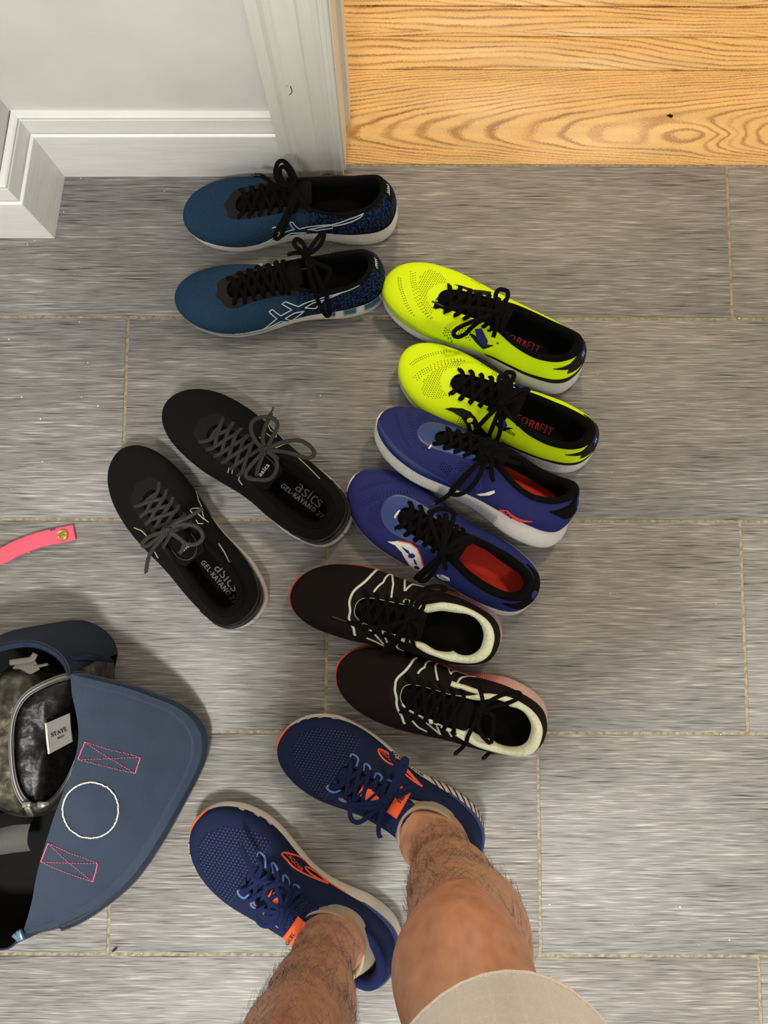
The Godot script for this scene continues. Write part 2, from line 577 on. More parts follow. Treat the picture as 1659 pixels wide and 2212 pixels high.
class Last:
	var L := 0.306
	var sg := 1.0          # +1 right shoe, -1 left shoe
	var heel := 0.034      # height of the sole's upper edge at the heel, at the ball
	var ball := 0.025
	var spring := 0.017
	var inset := -0.0005
	var wide := 1.0
	var high := 1.0
	var rise := 0.0
	var tf := 0.683        # front of the lacing and of the collar opening, fractions of L
	var cf := 0.385
	var bulge := 0.004
	var waist := 0.0       # extra width at the middle of the foot
	var tw := 1.0          # width of the throat
	var cw := 1.0          # width of the collar opening
	func warp(x: float) -> float:
		if x < 0.2:
			return x
		if x < 0.385:
			return lerp(0.2, cf, (x - 0.2) / 0.185)
		return lerp(cf, tf, (x - 0.385) / 0.298)
	func cat(a: float, b: float, c: float, d: float, u: float) -> float:
		return b + 0.5 * u * (c - a + u * (2.0 * a - 5.0 * b + 4.0 * c - d + u * (3.0 * (b - c) + d - a)))
	func o(t: float) -> Vector2:
		var f := fposmod(t, 1.0) * 30.0
		var i := int(f) % 30
		var u := f - i
		var a := (i + 29) % 30
		var c := (i + 1) % 30
		var d := (i + 2) % 30
		var x := cat(OUT[a * 2], OUT[i * 2], OUT[c * 2], OUT[d * 2], u)
		var z := cat(OUT[a * 2 + 1], OUT[i * 2 + 1], OUT[c * 2 + 1], OUT[d * 2 + 1], u)
		z += sign(z) * waist * smoothstep(0.05, 0.35, x) * smoothstep(0.80, 0.50, x) * (1.0 if z < 0.0 else 0.5)
		return Vector2(x, z * wide) * L
	func c(t: float) -> Vector3:
		var f := fposmod(t, 1.0) * 30.0
		var i := int(f) % 30
		var u := f - i
		var q := [(i + 29) % 30 * 3, i * 3, (i + 1) % 30 * 3, (i + 2) % 30 * 3]
		var r := Vector3()
		for k in 3:
			r[k] = cat(OPEN[q[0] + k], OPEN[q[1] + k], OPEN[q[2] + k], OPEN[q[3] + k], u)
		var w := smoothstep(0.385, 0.683, r.x)
		return Vector3(warp(r.x), (r.z - w * (tf - 0.683) * 0.22) * high + rise, r.y * wide * lerp(cw, tw, smoothstep(0.30, 0.42, r.x))) * L
	func top(x: float) -> float:
		var k := x / L
		var y: float = lerp(heel, ball, smoothstep(0.12, 0.68, k))
		return y + spring * 0.72 * pow(max(0.0, (k - 0.70) / 0.30), 1.6) + 0.003 * pow(max(0.0, (0.1 - k) / 0.1), 2.0)
	func low(x: float) -> float:
		var k := x / L
		return spring * pow(max(0.0, (k - 0.70) / 0.30), 1.8) + 0.006 * pow(max(0.0, (0.12 - k) / 0.12), 1.8)
	func raw(t: float, v: float) -> Vector3:
		var q := o(t)
		var e := c(t)
		var dir := Vector2(e.x - q.x, e.z - q.y)
		var span := dir.length()
		dir /= span
		var p0 := Vector3(q.x + dir.x * inset, top(q.x) - 0.003, q.y + dir.y * inset)
		var w := smoothstep(0.52, 0.74, q.x / L)
		var hh := e.y - p0.y
		var s1 := Vector3(-dir.x * bulge, hh * 0.50, -dir.y * bulge)
		var s2 := Vector3(-dir.x * span * 0.25, -hh * 0.30, -dir.y * span * 0.25)
		var t1 := Vector3(-dir.x * bulge, 0.024, -dir.y * bulge)
		var t2 := Vector3(-dir.x * span * 0.52, -0.010, -dir.y * span * 0.52)
		return p0.bezier_interpolate(p0 + s1.lerp(t1, w), e + s2.lerp(t2, w), e, v)
	func s(t: float, v: float) -> Vector3:
		var p := raw(t, v)
		p.z *= sg
		return p
	func nrm(t: float, v: float) -> Vector3:
		var a := s(t + 0.004, v) - s(t - 0.004, v)
		var b := s(t, min(v + 0.01, 1.0)) - s(t, max(v - 0.01, 0.0))
		return (a.cross(b) * sg).normalized()
	func up(t: float, v: float, d: float) -> Vector3:
		return s(t, v) + nrm(t, v) * d
	# parameter whose opening point lies at x (fraction of L) on the outer (side 1) or inner side (-1)
	func at_x(x: float, side: int) -> float:
		var lo := 0.0
		var hi := 0.48
		for k in 30:
			var m := (lo + hi) / 2.0
			if c(m if side > 0 else 1.0 - m).x < x * L:
				lo = m
			else:
				hi = m
		return lo if side > 0 else 1.0 - lo

# skin strip of the shoe between two v values, lifted by d (a collar band, a mudguard, a toe cap)
func skin(l: Last, t0: float, t1: float, va: Callable, vb: Callable, d0: float, d1: float, nu := 120, nv := 20, uvk := 0) -> ArrayMesh:
	var b := MB.new()
	var p := PackedVector3Array()
	var uv := PackedVector2Array()
	for i in nu + 1:
		var t: float = lerp(t0, t1, float(i) / nu)
		var a: float = va.call(t)
		var z: float = vb.call(t)
		for j in nv + 1:
			var v: float = lerp(a, z, float(j) / nv)
			var q := l.s(t, v)
			if d0 != 0.0 or d1 != 0.0:
				var d: float = d1
				if j == 0 or j == nv or ((i == 0 or i == nu) and abs(t1 - t0) < 0.999):
					d = d0
				q += l.nrm(t, v) * d
			p.append(q)
			uv.append(Vector2(q.x / l.L, q.z / l.L * l.sg * 2.0 + 0.5) if uvk == 0 else Vector2(t * 3.0, v))
	b.grid(p, nu + 1, nv + 1, false, l.sg > 0, uv)
	return b.mesh()

# a raised polygon laid on the skin, corners in (t, v)
func patch(b: MB, l: Last, poly: PackedVector2Array, d := 0.0009) -> void:
	if Geometry2D.is_polygon_clockwise(poly):
		poly.reverse()
	var pts := PackedVector2Array()
	for i in poly.size():
		var a := poly[i]
		var c := poly[(i + 1) % poly.size()]
		var len := l.s(a.x, a.y).distance_to(l.s(c.x, c.y))
		var k: int = max(1, int(ceil(len / 0.004)))
		for j in k:
			pts.append(a.lerp(c, float(j) / k))
	var rim := pts.size()
	# inner points on a lattice keep the patch on the curved skin
	var lo := pts[0]
	var hi := pts[0]
	for q in pts:
		lo = lo.min(q)
		hi = hi.max(q)
	var nt: int = clampi(int((hi.x - lo.x) / 0.006), 1, 60)
	var nv: int = clampi(int((hi.y - lo.y) / 0.06), 1, 24)
	for i in range(1, nt):
		for j in range(1, nv):
			var q := Vector2(lerp(lo.x, hi.x, float(i) / nt), lerp(lo.y, hi.y, float(j) / nv))
			if Geometry2D.is_point_in_polygon(q, pts):
				var near := 9.0
				for r in rim:
					near = min(near, ((pts[r] - q) * Vector2(4.0, 0.6)).length())
				if near > 0.008:
					pts.append(q)
	var scaled := PackedVector2Array()
	for q in pts:
		scaled.append(q * Vector2(0.7, 0.07))
	var tri := Geometry2D.triangulate_delaunay(scaled)
	var base := b.n
	b.st.set_smooth_group(0)
	for q in pts:
		b.st.set_uv(q)
		b.st.set_color(Color.WHITE)
		b.st.add_vertex(l.up(q.x, q.y, d))
	for k in range(0, tri.size(), 3):
		var m := (pts[tri[k]] + pts[tri[k + 1]] + pts[tri[k + 2]]) / 3.0
		if not Geometry2D.is_point_in_polygon(m, pts.slice(0, rim)):
			continue
		var q0 := l.s(pts[tri[k]].x, pts[tri[k]].y)
		var q1 := l.s(pts[tri[k + 1]].x, pts[tri[k + 1]].y)
		var q2 := l.s(pts[tri[k + 2]].x, pts[tri[k + 2]].y)
		if (q2 - q0).cross(q1 - q0).dot(l.nrm(m.x, m.y)) > 0.0:
			b.tri(base + tri[k], base + tri[k + 1], base + tri[k + 2])
		else:
			b.tri(base + tri[k], base + tri[k + 2], base + tri[k + 1])
	b.n += pts.size()
	var w := PackedVector3Array()
	for i in rim + 1:
		var q := pts[i % rim]
		w.append(l.up(q.x, q.y, d))
		w.append(l.up(q.x, q.y, -0.0004))
	b.grid(w, rim + 1, 2, false, l.sg < 0, PackedVector2Array(), PackedColorArray(), 1)

# a raised line on the skin through points (t, v)
func stripe(b: MB, l: Last, pts: PackedVector2Array, w := 0.0016, d := 0.0008, closed := false, smooth := true) -> void:
	var fine := PackedVector2Array()
	var n := pts.size()
	for i in (n if closed else n - 1):
		var a := pts[i]
		var c := pts[(i + 1) % n]
		var pa := pts[i - 1] if i > 0 else (pts[n - 1] if closed else a * 2.0 - c)
		var pd := pts[(i + 2) % n] if closed or i + 2 < n else c * 2.0 - a
		var k: int = max(1, int(ceil(l.s(a.x, a.y).distance_to(l.s(c.x, c.y)) / 0.0035)))
		for j in k:
			fine.append(a.cubic_interpolate(c, pa, pd, float(j) / k) if smooth else a.lerp(c, float(j) / k))
	fine.append(pts[0] if closed else pts[n - 1])
	var p := PackedVector3Array()
	var m := fine.size()
	for i in m:
		var q := fine[i]
		var g := l.s(fine[min(i + 1, m - 1)].x, fine[min(i + 1, m - 1)].y) - l.s(fine[max(i - 1, 0)].x, fine[max(i - 1, 0)].y)
		var nn := l.nrm(q.x, q.y)
		var side := g.cross(nn).normalized() * w * 0.5
		var o := l.s(q.x, q.y)
		p.append(o - side - nn * 0.0003)
		p.append(o - side * 0.9 + nn * d)
		p.append(o + side * 0.9 + nn * d)
		p.append(o + side - nn * 0.0003)
	b.grid(p, m, 4, false, true)

# lettering laid on the skin: centre (t, v), reading direction dir in the (t, v) chart's metric, height in metres
func letters(l: Last, text: String, at: Vector2, high: float, angle: float, d := 0.0011, font := "Droid Sans", squeeze := 1.0) -> ArrayMesh:
	var pos := l.s(at.x, at.y)
	var e1 := (l.s(at.x + 0.003, at.y) - l.s(at.x - 0.003, at.y)) / 0.006
	var e2 := (l.s(at.x, at.y + 0.02) - l.s(at.x, at.y - 0.02)) / 0.04
	var nn := l.nrm(at.x, at.y)
	var u1 := e1.normalized()
	var u2 := nn.cross(u1).normalized()
	var rx := u1 * cos(angle) + u2 * sin(angle)
	var ry := nn.cross(rx)
	var tm := text_mesh(text, high, font)
	var ar := tm.surface_get_arrays(0)
	var vs: PackedVector3Array = ar[Mesh.ARRAY_VERTEX]
	var a := e1.dot(u1)
	var b1 := e2.dot(u1)
	var c2 := e2.dot(u2)
	for i in vs.size():
		var w := rx * vs[i].x * squeeze + ry * vs[i].y
		var y := w.dot(u2) / c2
		var x := (w.dot(u1) - y * b1) / a
		vs[i] = l.up(at.x + x, clamp(at.y + y, 0.0, 1.0), d + vs[i].z * 0.3)
	ar[Mesh.ARRAY_VERTEX] = vs
	var am := ArrayMesh.new()
	ar[Mesh.ARRAY_NORMAL] = null
	ar[Mesh.ARRAY_TANGENT] = null
	am.add_surface_from_arrays(Mesh.PRIMITIVE_TRIANGLES, ar)
	var st := SurfaceTool.new()
	st.create_from(am, 0)
	st.generate_normals()
	return st.commit()

func text_mesh(text: String, high: float, font := "Droid Sans", depth := 0.0012, bold := false) -> TextMesh:
	var f := SystemFont.new()
	f.font_names = PackedStringArray([font])
	if bold:
		f.font_weight = 700
	var tm := TextMesh.new()
	tm.text = text
	tm.font = f
	tm.font_size = 32
	tm.pixel_size = high / 23.0
	tm.depth = depth
	tm.curve_step = 1.0
	tm.horizontal_alignment = HORIZONTAL_ALIGNMENT_CENTER
	tm.vertical_alignment = VERTICAL_ALIGNMENT_CENTER
	return tm

# the midsole: side profile rows of [outward, height fraction]; flare widens the heel; tone colours it
func sole(l: Last, rows: Array, flare: float, fore: float, tone: Callable, nu := 240) -> ArrayMesh:
	var b := MB.new()
	var p := PackedVector3Array()
	var col := PackedColorArray()
	var uv := PackedVector2Array()
	for i in nu:
		var t := float(i) / nu
		var q := l.o(t)
		var g := (l.o(t + 0.004) - l.o(t - 0.004)).normalized()
		var out := Vector2(-g.y, g.x)
		var f: float = flare * (1.0 - smoothstep(0.15, 0.5, q.x / l.L)) + fore * smoothstep(0.30, 0.6, q.x / l.L)
		for j in rows.size():
			var r: Array = rows[j]
			var y: float = lerp(l.low(q.x), l.top(q.x), r[1])
			var k: float = r[0] + f * (1.0 - clamp(r[1], 0.0, 1.0)) * (1.0 if r[1] > 0.01 else 0.7)
			var e := q + out * k
			p.append(Vector3(e.x, y, e.y * l.sg))
			col.append(tone.call(t, r[1], q.x / l.L))
			uv.append(Vector2(t * 170.0, r[1]))
	b.grid(p, nu, rows.size(), true, l.sg > 0, uv, col)
	# underside and the top under the foot
	for e in [0, rows.size() - 1]:
		var cap := PackedVector3Array()
		var cc := PackedColorArray()
		for i in nu:
			var q := p[i * rows.size() + e]
			cap.append(q)
			cap.append(Vector3(clamp(q.x, 0.12 * l.L, 0.88 * l.L), q.y if e == 0 else q.y - 0.002, 0.0))
			for w in 2:
				cc.append(col[i * rows.size()] if e == 0 else Color(0.012, 0.012, 0.013))
		b.grid(cap, nu, 2, true, (l.sg > 0) == (e != 0), PackedVector2Array(), cc)
	return b.mesh()

# the padded rim and inner wall of the opening
func lining(l: Last, roll: float, nu := 150) -> ArrayMesh:
	var b := MB.new()
	var p := PackedVector3Array()
	var uv := PackedVector2Array()
	var soft := [[0.0, -0.3], [-0.5, 1.2], [1.0, 3.2], [3.4, 4.2], [6.2, 3.6], [8.6, 1.2], [10.0, -3.0], [10.6, -10.0]]
	var thin := [[0.0, -0.3], [0.0, 0.6], [0.5, 0.9], [0.9, 0.3], [0.9, -0.6], [0.6, -1.6], [0.0, -3.0], [-1.5, -5.5]]
	var nv := soft.size() + 3
	for i in nu + 1:
		var t := float(i) / nu
		var e := l.c(t)
		var q := l.o(t)
		var dir := Vector2(e.x - q.x, e.z - q.y).normalized()
		var w := 1.0 - smoothstep(l.cf - 0.025, l.cf + 0.075, e.x / l.L)
		for j in soft.size():
			var ox: float = lerp(thin[j][0], soft[j][0] * roll, w) * 0.001
			var oy: float = lerp(thin[j][1], soft[j][1] * min(roll, 1.15), w) * 0.001
			p.append(Vector3(e.x + dir.x * ox, e.y + oy, (e.z + dir.y * ox) * l.sg))
		var last := p[p.size() - 1]
		var foot := q + dir * 0.0135
		var fy := l.top(q.x) + 0.003
		if e.x / l.L > l.cf + 0.035:
			foot = q + dir * 0.012
		for k in [0.35, 0.7, 1.0]:
			p.append(last.lerp(Vector3(foot.x, fy, foot.y * l.sg), k))
		for j in nv:
			uv.append(Vector2(t * 40.0, j))
	b.grid(p, nu + 1, nv, false, l.sg > 0, uv)
	return b.mesh()

func insole(l: Last) -> ArrayMesh:
	var b := MB.new()
	var p := PackedVector3Array()
	var nu := 90
	for i in nu:
		var q := l.o(float(i) / nu)
		var e := q - Vector2(clamp(q.x, 0.12 * l.L, 0.8 * l.L), 0.0)
		for k in [1.0, 0.86, 0.6, 0.3, 0.0]:
			var w := Vector2(q.x, q.y) - e.normalized() * 0.0105
			w = w.lerp(Vector2(clamp(q.x, 0.12 * l.L, 0.8 * l.L), 0.0), 1.0 - k)
			p.append(Vector3(w.x, l.top(w.x) + 0.0035 + (0.0035 if k == 1.0 else (0.001 if k > 0.8 else 0.0)), w.y * l.sg))
	b.grid(p, nu, 5, true, l.sg > 0)
	return b.mesh()

func tongue_line(l: Last, k: float) -> Vector3:
	# k 0 at the front of the lacing, 1 at the tongue's upper end
	var x: float = lerp(0.695, 0.345, k)
	var y := 0.0
	if x > 0.6:
		y = lerp(0.222, 0.188, (x - 0.6) / 0.095)
	elif x > 0.465:
		y = lerp(0.260, 0.222, (x - 0.465) / 0.135)
	else:
		y = lerp(0.300, 0.260, clamp((x - 0.345) / 0.12, 0.0, 1.0))
	y -= smoothstep(0.385, 0.683, x) * (l.tf - 0.683) * 0.22
	return Vector3(l.warp(x), y * l.high + l.rise, -0.003 - 0.004 * (1.0 - k)) * l.L

func tongue(l: Last, width := 1.0, thick := 0.005, reach := 1.0) -> ArrayMesh:
	var b := MB.new()
	var p := PackedVector3Array()
	var uv := PackedVector2Array()
	var nu := 40
	var nw := 20
	for i in nu + 1:
		var k := reach * i / nu
		var c := tongue_line(l, k)
		var hw: float = lerp(0.046, 0.064, smoothstep(0.1, 0.9, k)) * l.L * width * l.wide
		var th := thick * smoothstep(0.0, 0.06, k) * (1.0 if k < reach * 0.94 else sqrt(max(0.0, 1.0 - pow((k - reach * 0.94) / (reach * 0.06), 2.0))) * 0.9 + 0.1)
		if k > reach * 0.9:
			hw *= 1.0 - 0.25 * pow((k - reach * 0.9) / (reach * 0.1), 2.0)
		for j in nw + 1:
			var a := TAU * j / nw
			var sx := sin(a)
			var cx := cos(a)
			sx = sign(sx) * pow(abs(sx), 0.7)
			p.append(Vector3(c.x, c.y - 0.004 - 0.020 * l.L * cx * cx * (1.4 - 0.6 * k) + sx * th * 0.5, (c.z + cx * hw) * l.sg))
			uv.append(Vector2(c.x / l.L, cx * 0.1 + 0.5))
	b.grid(p, nu + 1, nw + 1, false, l.sg < 0, uv)
	for e in [0, nu]:
		var q := PackedVector3Array()
		var mid := (p[e * (nw + 1)] + p[e * (nw + 1) + nw / 2]) / 2.0
		for j in nw + 1:
			q.append(p[e * (nw + 1) + j])
			q.append(mid)
		b.grid(q, nw + 1, 2, false, (l.sg < 0) == (e == 0))
	return b.mesh()

# criss-cross lacing between the eyelet rows at the given x fractions
func lacing(b: MB, l: Last, xs: Array, w: float, th: float, vv := 0.9, bars := true) -> void:
	var n := xs.size()
	for k in n:
		for side in ([1, -1] if k < n - 1 else []):
			var k2: int = k + 1
			var t0 := l.at_x(xs[k], side)
			var t1 := l.at_x(xs[k2], -side)
			run_lace(b, l, t0, t1, vv, w, th, 0.0012 + (0.0014 if (side > 0) == (k % 2 == 0) else 0.0))
		if k == 0 and bars:
			run_lace(b, l, l.at_x(xs[0], 1), l.at_x(xs[0], -1), vv, w, th, 0.001)

func run_lace(b: MB, l: Last, t0: float, t1: float, vv: float, w: float, th: float, d: float) -> void:
	var a := l.up(t0, vv, -0.0025)
	var a2 := l.up(t0, vv + 0.022, 0.0008 + d * 0.5)
	var c := l.up(t1, vv, -0.0025)
	var c2 := l.up(t1, vv + 0.022, 0.0008 + d * 0.5)
	var ea := l.s(t0, 1.0) + Vector3(0, 0.0022 + d, 0)
	var ec := l.s(t1, 1.0) + Vector3(0, 0.0022 + d, 0)
	var m := (ea + ec) / 2.0
	var tk: float = clamp((l.tf + 0.012 - m.x / l.L) / (l.tf - l.cf + 0.052), 0.0, 1.0)
	m.y = max(m.y + 0.002, tongue_line(l, tk).y + 0.0005 + d)
	cord(b, smooth_path(PackedVector3Array([a, a2, ea, m, ec, c2, c]), 0.003), w, th, Vector3.UP, 0.0, 8)

# outer side, heel point on the floor, turn, length, roll, lift, build
const SHOES := {
	"a": [1.0, 0.0147, -0.5494, -178.11, 0.3106, 0, 0, {"tf": 0.745, "cf": 0.415}],
	"b": [-1.0, -0.0022, -0.4457, -170.86, 0.3046, 0, 0, {"tf": 0.745, "cf": 0.415}],
	"c": [1.0, 0.2797, -0.3047, 154.22, 0.3083, 4, 0.002, {"waist": 0.015, "wide": 1.03, "tf": 0.735, "cf": 0.405}],
	"d": [-1.0, 0.2977, -0.1896, 155.74, 0.3037, 0, 0, {"waist": 0.015, "wide": 1.03, "tf": 0.735, "cf": 0.405}],
	"e": [1.0, 0.2474, -0.0672, 150.2, 0.3005, 34, 0.024, {"waist": 0.022, "wide": 1.05, "tf": 0.73, "cf": 0.405}],
	"f": [-1.0, 0.2096, 0.0221, 148.79, 0.3033, 0, 0, {"waist": 0.025, "wide": 1.05, "tf": 0.73, "cf": 0.405}],
	"g": [1.0, 0.1592, 0.085, 165, 0.2967, -3, 0.0025, {"wide": 1.03, "tf": 0.69, "cf": 0.385, "cw": 1.3, "tw": 1.2, "waist": 0.034}],
	"h": [-1.0, 0.2218, 0.2038, 164.69, 0.2973, -5, 0.0042, {"wide": 1.03, "tf": 0.69, "cf": 0.385, "cw": 1.3, "tw": 1.2, "waist": 0.034}],
	"i": [1.0, -0.0604, -0.0699, 142.33, 0.3113, 0, 0, {"waist": 0.03, "wide": 1.05, "tf": 0.75, "cf": 0.42}],
	"j": [-1.0, -0.1875, 0.0542, 130.04, 0.3031, 0, 0, {"waist": 0.03, "wide": 1.05, "tf": 0.75, "cf": 0.42}],
	"k": [1.0, 0.1277, 0.3701, 148.64, 0.3094, 0, 0, {"wide": 1.09, "tf": 0.71, "cf": 0.45, "ball": 0.027, "heel": 0.038}],
	"l": [-1.0, 0.0113, 0.5175, 146.13, 0.3263, 0, 0, {"wide": 1.09, "tf": 0.71, "cf": 0.45, "ball": 0.027, "heel": 0.038}],
}

const ROWS := [[-0.009, 0.0], [-0.005, 0.02], [-0.0035, 0.12], [-0.0020, 0.3], [-0.0015, 0.5], [-0.0018, 0.72], [-0.0028, 0.9], [-0.0042, 0.99], [-0.0060, 1.0], [-0.0090, 0.88]]

func start_shoe(k: String, label: String, group: String) -> Array:
	var q: Array = SHOES[k]
	var t := thing("running_shoe", label, "shoe", Vector3(q[1], q[6], q[2]), 0.0, group)
	t.basis = Basis(UP, deg_to_rad(q[3])) * Basis(Vector3.RIGHT, deg_to_rad(q[5]))
	var l := Last.new()
	l.sg = q[0]
	l.L = q[4]
	for e in q[7]:
		l.set(e, q[7][e])
	return [t, l]

func vc_mat(rough := 0.6, bump := 0.0) -> StandardMaterial3D:
	var m := flat_mat(Color.WHITE, rough)
	m.vertex_color_use_as_albedo = true
	if bump > 0.0:
		m.heightmap_enabled = true
		m.heightmap_scale = bump
		m.heightmap_texture = stripes()
	return m

func lin(c: Color) -> Color:
	return c.srgb_to_linear()

func body(t: Node3D, l: Last, m: Dictionary, tone: Callable, flare: float, fore: float, roll: float) -> MeshInstance3D:
	obj("sole", sole(l, ROWS, flare, fore, tone), m.sole, t)
	var up := obj("upper", skin(l, 0.0, 1.0, func(_t): return 0.0, func(_t): return 1.0, 0.0, 0.0, 240, 26), m.upper, t)
	obj("collar_lining", lining(l, roll), m.lining, t)
	obj("insole", insole(l), m.insole, t)
	return up

func eyestay(t: Node3D, l: Last, m: Material, x0: float, depth: Callable, d := 0.0009) -> MeshInstance3D:
	# a raised facing round the throat, from the collar on the outer side round the front to the collar on the inner side
	var a := l.at_x(x0, 1)
	var c := l.at_x(x0, -1)
	return obj("eyestay", skin(l, a, c, func(u): return 1.0 - depth.call((u - a) / (c - a)) / (l.s(u, 1.0).distance_to(l.s(u, 0.0)) * 1.12), func(_u): return 1.0, -0.0003, d, 130, 8), m, t)

func laces(t: Node3D, l: Last, m: Material, w: float, th: float, xs: Array, vv: float, paths: Array, tips: Array = []) -> MeshInstance3D:
	var b := MB.new()
	lacing(b, l, xs, w, th, vv)
	var inv := t.transform.affine_inverse()
	for q in paths:
		var loc := PackedVector3Array()
		for e in q:
			loc.append(inv * e)
		cord(b, smooth_path(loc, 0.0025), w, th, inv.basis * UP, 0.0, 10)
	# the knot
	if paths.size():
		var k: Vector3 = inv * paths[0][0]
		var bx := Basis(UP, 0.6)
		for e in [[Vector3(-0.006, -0.002, 0.002), Vector3(0, 0.004, 0), Vector3(0.006, -0.002, -0.002)], [Vector3(0.001, -0.003, -0.006), Vector3(0.001, 0.0025, 0), Vector3(-0.001, -0.003, 0.006)]]:
			cord(b, smooth_path(PackedVector3Array([k + bx * e[0], k + bx * e[1], k + bx * e[2]]), 0.002), w * 1.1, th * 2.2, UP, 0.0, 10)
	var o := obj("laces", b.mesh(), m, t)
	for q in tips:
		var tb := MB.new()
		var loc := PackedVector3Array()
		for e in q:
			loc.append(inv * e)
		cord(tb, smooth_path(loc, 0.002), w * 0.42, w * 0.42, UP, 0.0, 8)
		obj("aglet", tb.mesh(), flat_mat(Color(0.10, 0.10, 0.10), 0.25), o)
	return o

func marks(called: String, parent: Node, l: Last, m: Material, lines: Array, w: float, d := 0.0009, closed := false, smooth := false) -> void:
	for q in lines:
		var b := MB.new()
		stripe(b, l, q, w, d, closed, smooth)
		obj(called, b.mesh(), m, parent)

func shapes(called: String, parent: Node, l: Last, m: Material, polys: Array, d := 0.0010, label := "") -> MeshInstance3D:
	var first: MeshInstance3D = null
	for q in polys:
		var b := MB.new()
		patch(b, l, q, d)
		var o := obj(called, b.mesh(), m, parent, label)
		first = first if first else o
	return first

# ---- printed and knitted cloth of the uppers, seen flat: x heel to toe, z inner (-) to outer (+) side

func upper_mat(im: Image, rough: float, sheen := 0.0, relief: Image = null) -> StandardMaterial3D:
	var m := StandardMaterial3D.new()
	m.albedo_texture = ImageTexture.create_from_image(im)
	m.roughness = rough
	m.metallic_specular = 0.25
	if relief:
		m.heightmap_enabled = true
		m.heightmap_scale = 0.05
		m.heightmap_texture = ImageTexture.create_from_image(relief)
	return m

func blank(c: Color) -> Image:
	var im := Image.create(1024, 512, false, Image.FORMAT_RGB8)
	im.fill(c)
	return im

func spot(im: Image, x: float, z: float, w: int, h: int, c: Color) -> void:
	var u := int(x * 1024)
	var v := int((z * 2.0 + 0.5) * 512)
	im.fill_rect(Rect2i(u - w / 2, v - h / 2 + 1, w, max(1, h - 2)), c)
	im.fill_rect(Rect2i(u - w / 2 + 1, v - h / 2, max(1, w - 2), h), c)

func mix_noise(im: Image, amount: float, freq: Vector2, seed_: int) -> void:
	var n := fnl(seed_)
	for j in im.get_height():
		for i in im.get_width():
			var c := im.get_pixel(i, j)
			var k := 1.0 + amount * n.get_noise_2d(i * freq.x, j * freq.y)
			im.set_pixel(i, j, Color(c.r * k, c.g * k, c.b * k))

# open-mesh bands over the toes, as on two of the pairs
func mesh_bands(im: Image, c: Color) -> void:
	var bands := [
		[Vector2(0.945, 0.000), Vector2(0.925, -0.035), Vector2(0.895, -0.068), Vector2(0.855, -0.105), Vector2(0.805, -0.138), 2],
		[Vector2(0.905, 0.052), Vector2(0.885, 0.010), Vector2(0.862, -0.020), Vector2(0.820, -0.070), Vector2(0.775, -0.102), Vector2(0.725, -0.124), 3],
	]
	for b in bands:
		var rows: int = b[b.size() - 1]
		var p := PackedVector2Array(b.slice(0, b.size() - 1))
		for r in rows:
			for k in 18:
				var f := (k + 0.5 * (r % 2)) / 18.0 * (p.size() - 1)
				var i: int = min(int(f), p.size() - 2)
				var q := p[i].lerp(p[i + 1], f - i)
				spot(im, q.x - 0.011 * r, q.y + 0.002 * r, 6, 4, c)
	var tri := PackedVector2Array([Vector2(0.858, 0.048), Vector2(0.835, 0.105), Vector2(0.775, 0.112), Vector2(0.722, 0.072), Vector2(0.765, 0.012), Vector2(0.757, -0.03), Vector2(0.722, -0.098), Vector2(0.745, -0.112), Vector2(0.800, -0.062), Vector2(0.835, -0.005)])
	for i in 30:
		for j in 36:
			var q := Vector2(0.70 + i * 0.0102, -0.13 + j * 0.0098 + (0.0049 if i % 2 else 0.0))
			if Geometry2D.is_point_in_polygon(q, tri):
				spot(im, q.x, q.y, 6, 4, c)
	for e in [[Vector2(0.62, -0.142), 3, 6], [Vector2(0.545, -0.118), 4, 7], [Vector2(0.62, 0.148), 3, 5]]:
		for i in e[1]:
			for j in e[2]:
				spot(im, e[0].x + (j - 3) * 0.010, e[0].y + (i - 1) * 0.008 + 0.003 * (j % 2), 6, 4, c)

func shoes() -> void:
	var black := cloth(Color(0.048, 0.048, 0.05), 0.95, 70.0, 0.08, 51)
	var soft_black := flat_mat(Color(0.032, 0.032, 0.034), 0.92)
	soft_black.metallic_specular = 0.2
	M.lace_black = weave(Color(0.050, 0.046, 0.047), Color(0.03, 0.03, 0.03))
	M.black = black
	M.soft_black = soft_black
	blue_knit_pair()
	yellow_pair()
	indigo_pair()
	red_sole_pair()
	black_pair()
	worn_pair()

func weave(a: Color, c: Color) -> StandardMaterial3D:
	var im := Image.create(16, 16, false, Image.FORMAT_RGB8)
	im.fill(a)
	for i in 16:
		for j in 16:
			if (i + j) % 8 < 2 or (i - j + 16) % 8 < 2:
				im.set_pixel(i, j, c)
	var m := StandardMaterial3D.new()
	m.albedo_texture = ImageTexture.create_from_image(im)
	m.uv1_scale = Vector3(3, 2, 1)
	m.metallic_specular = 0.2
	m.roughness = 0.9
	return m

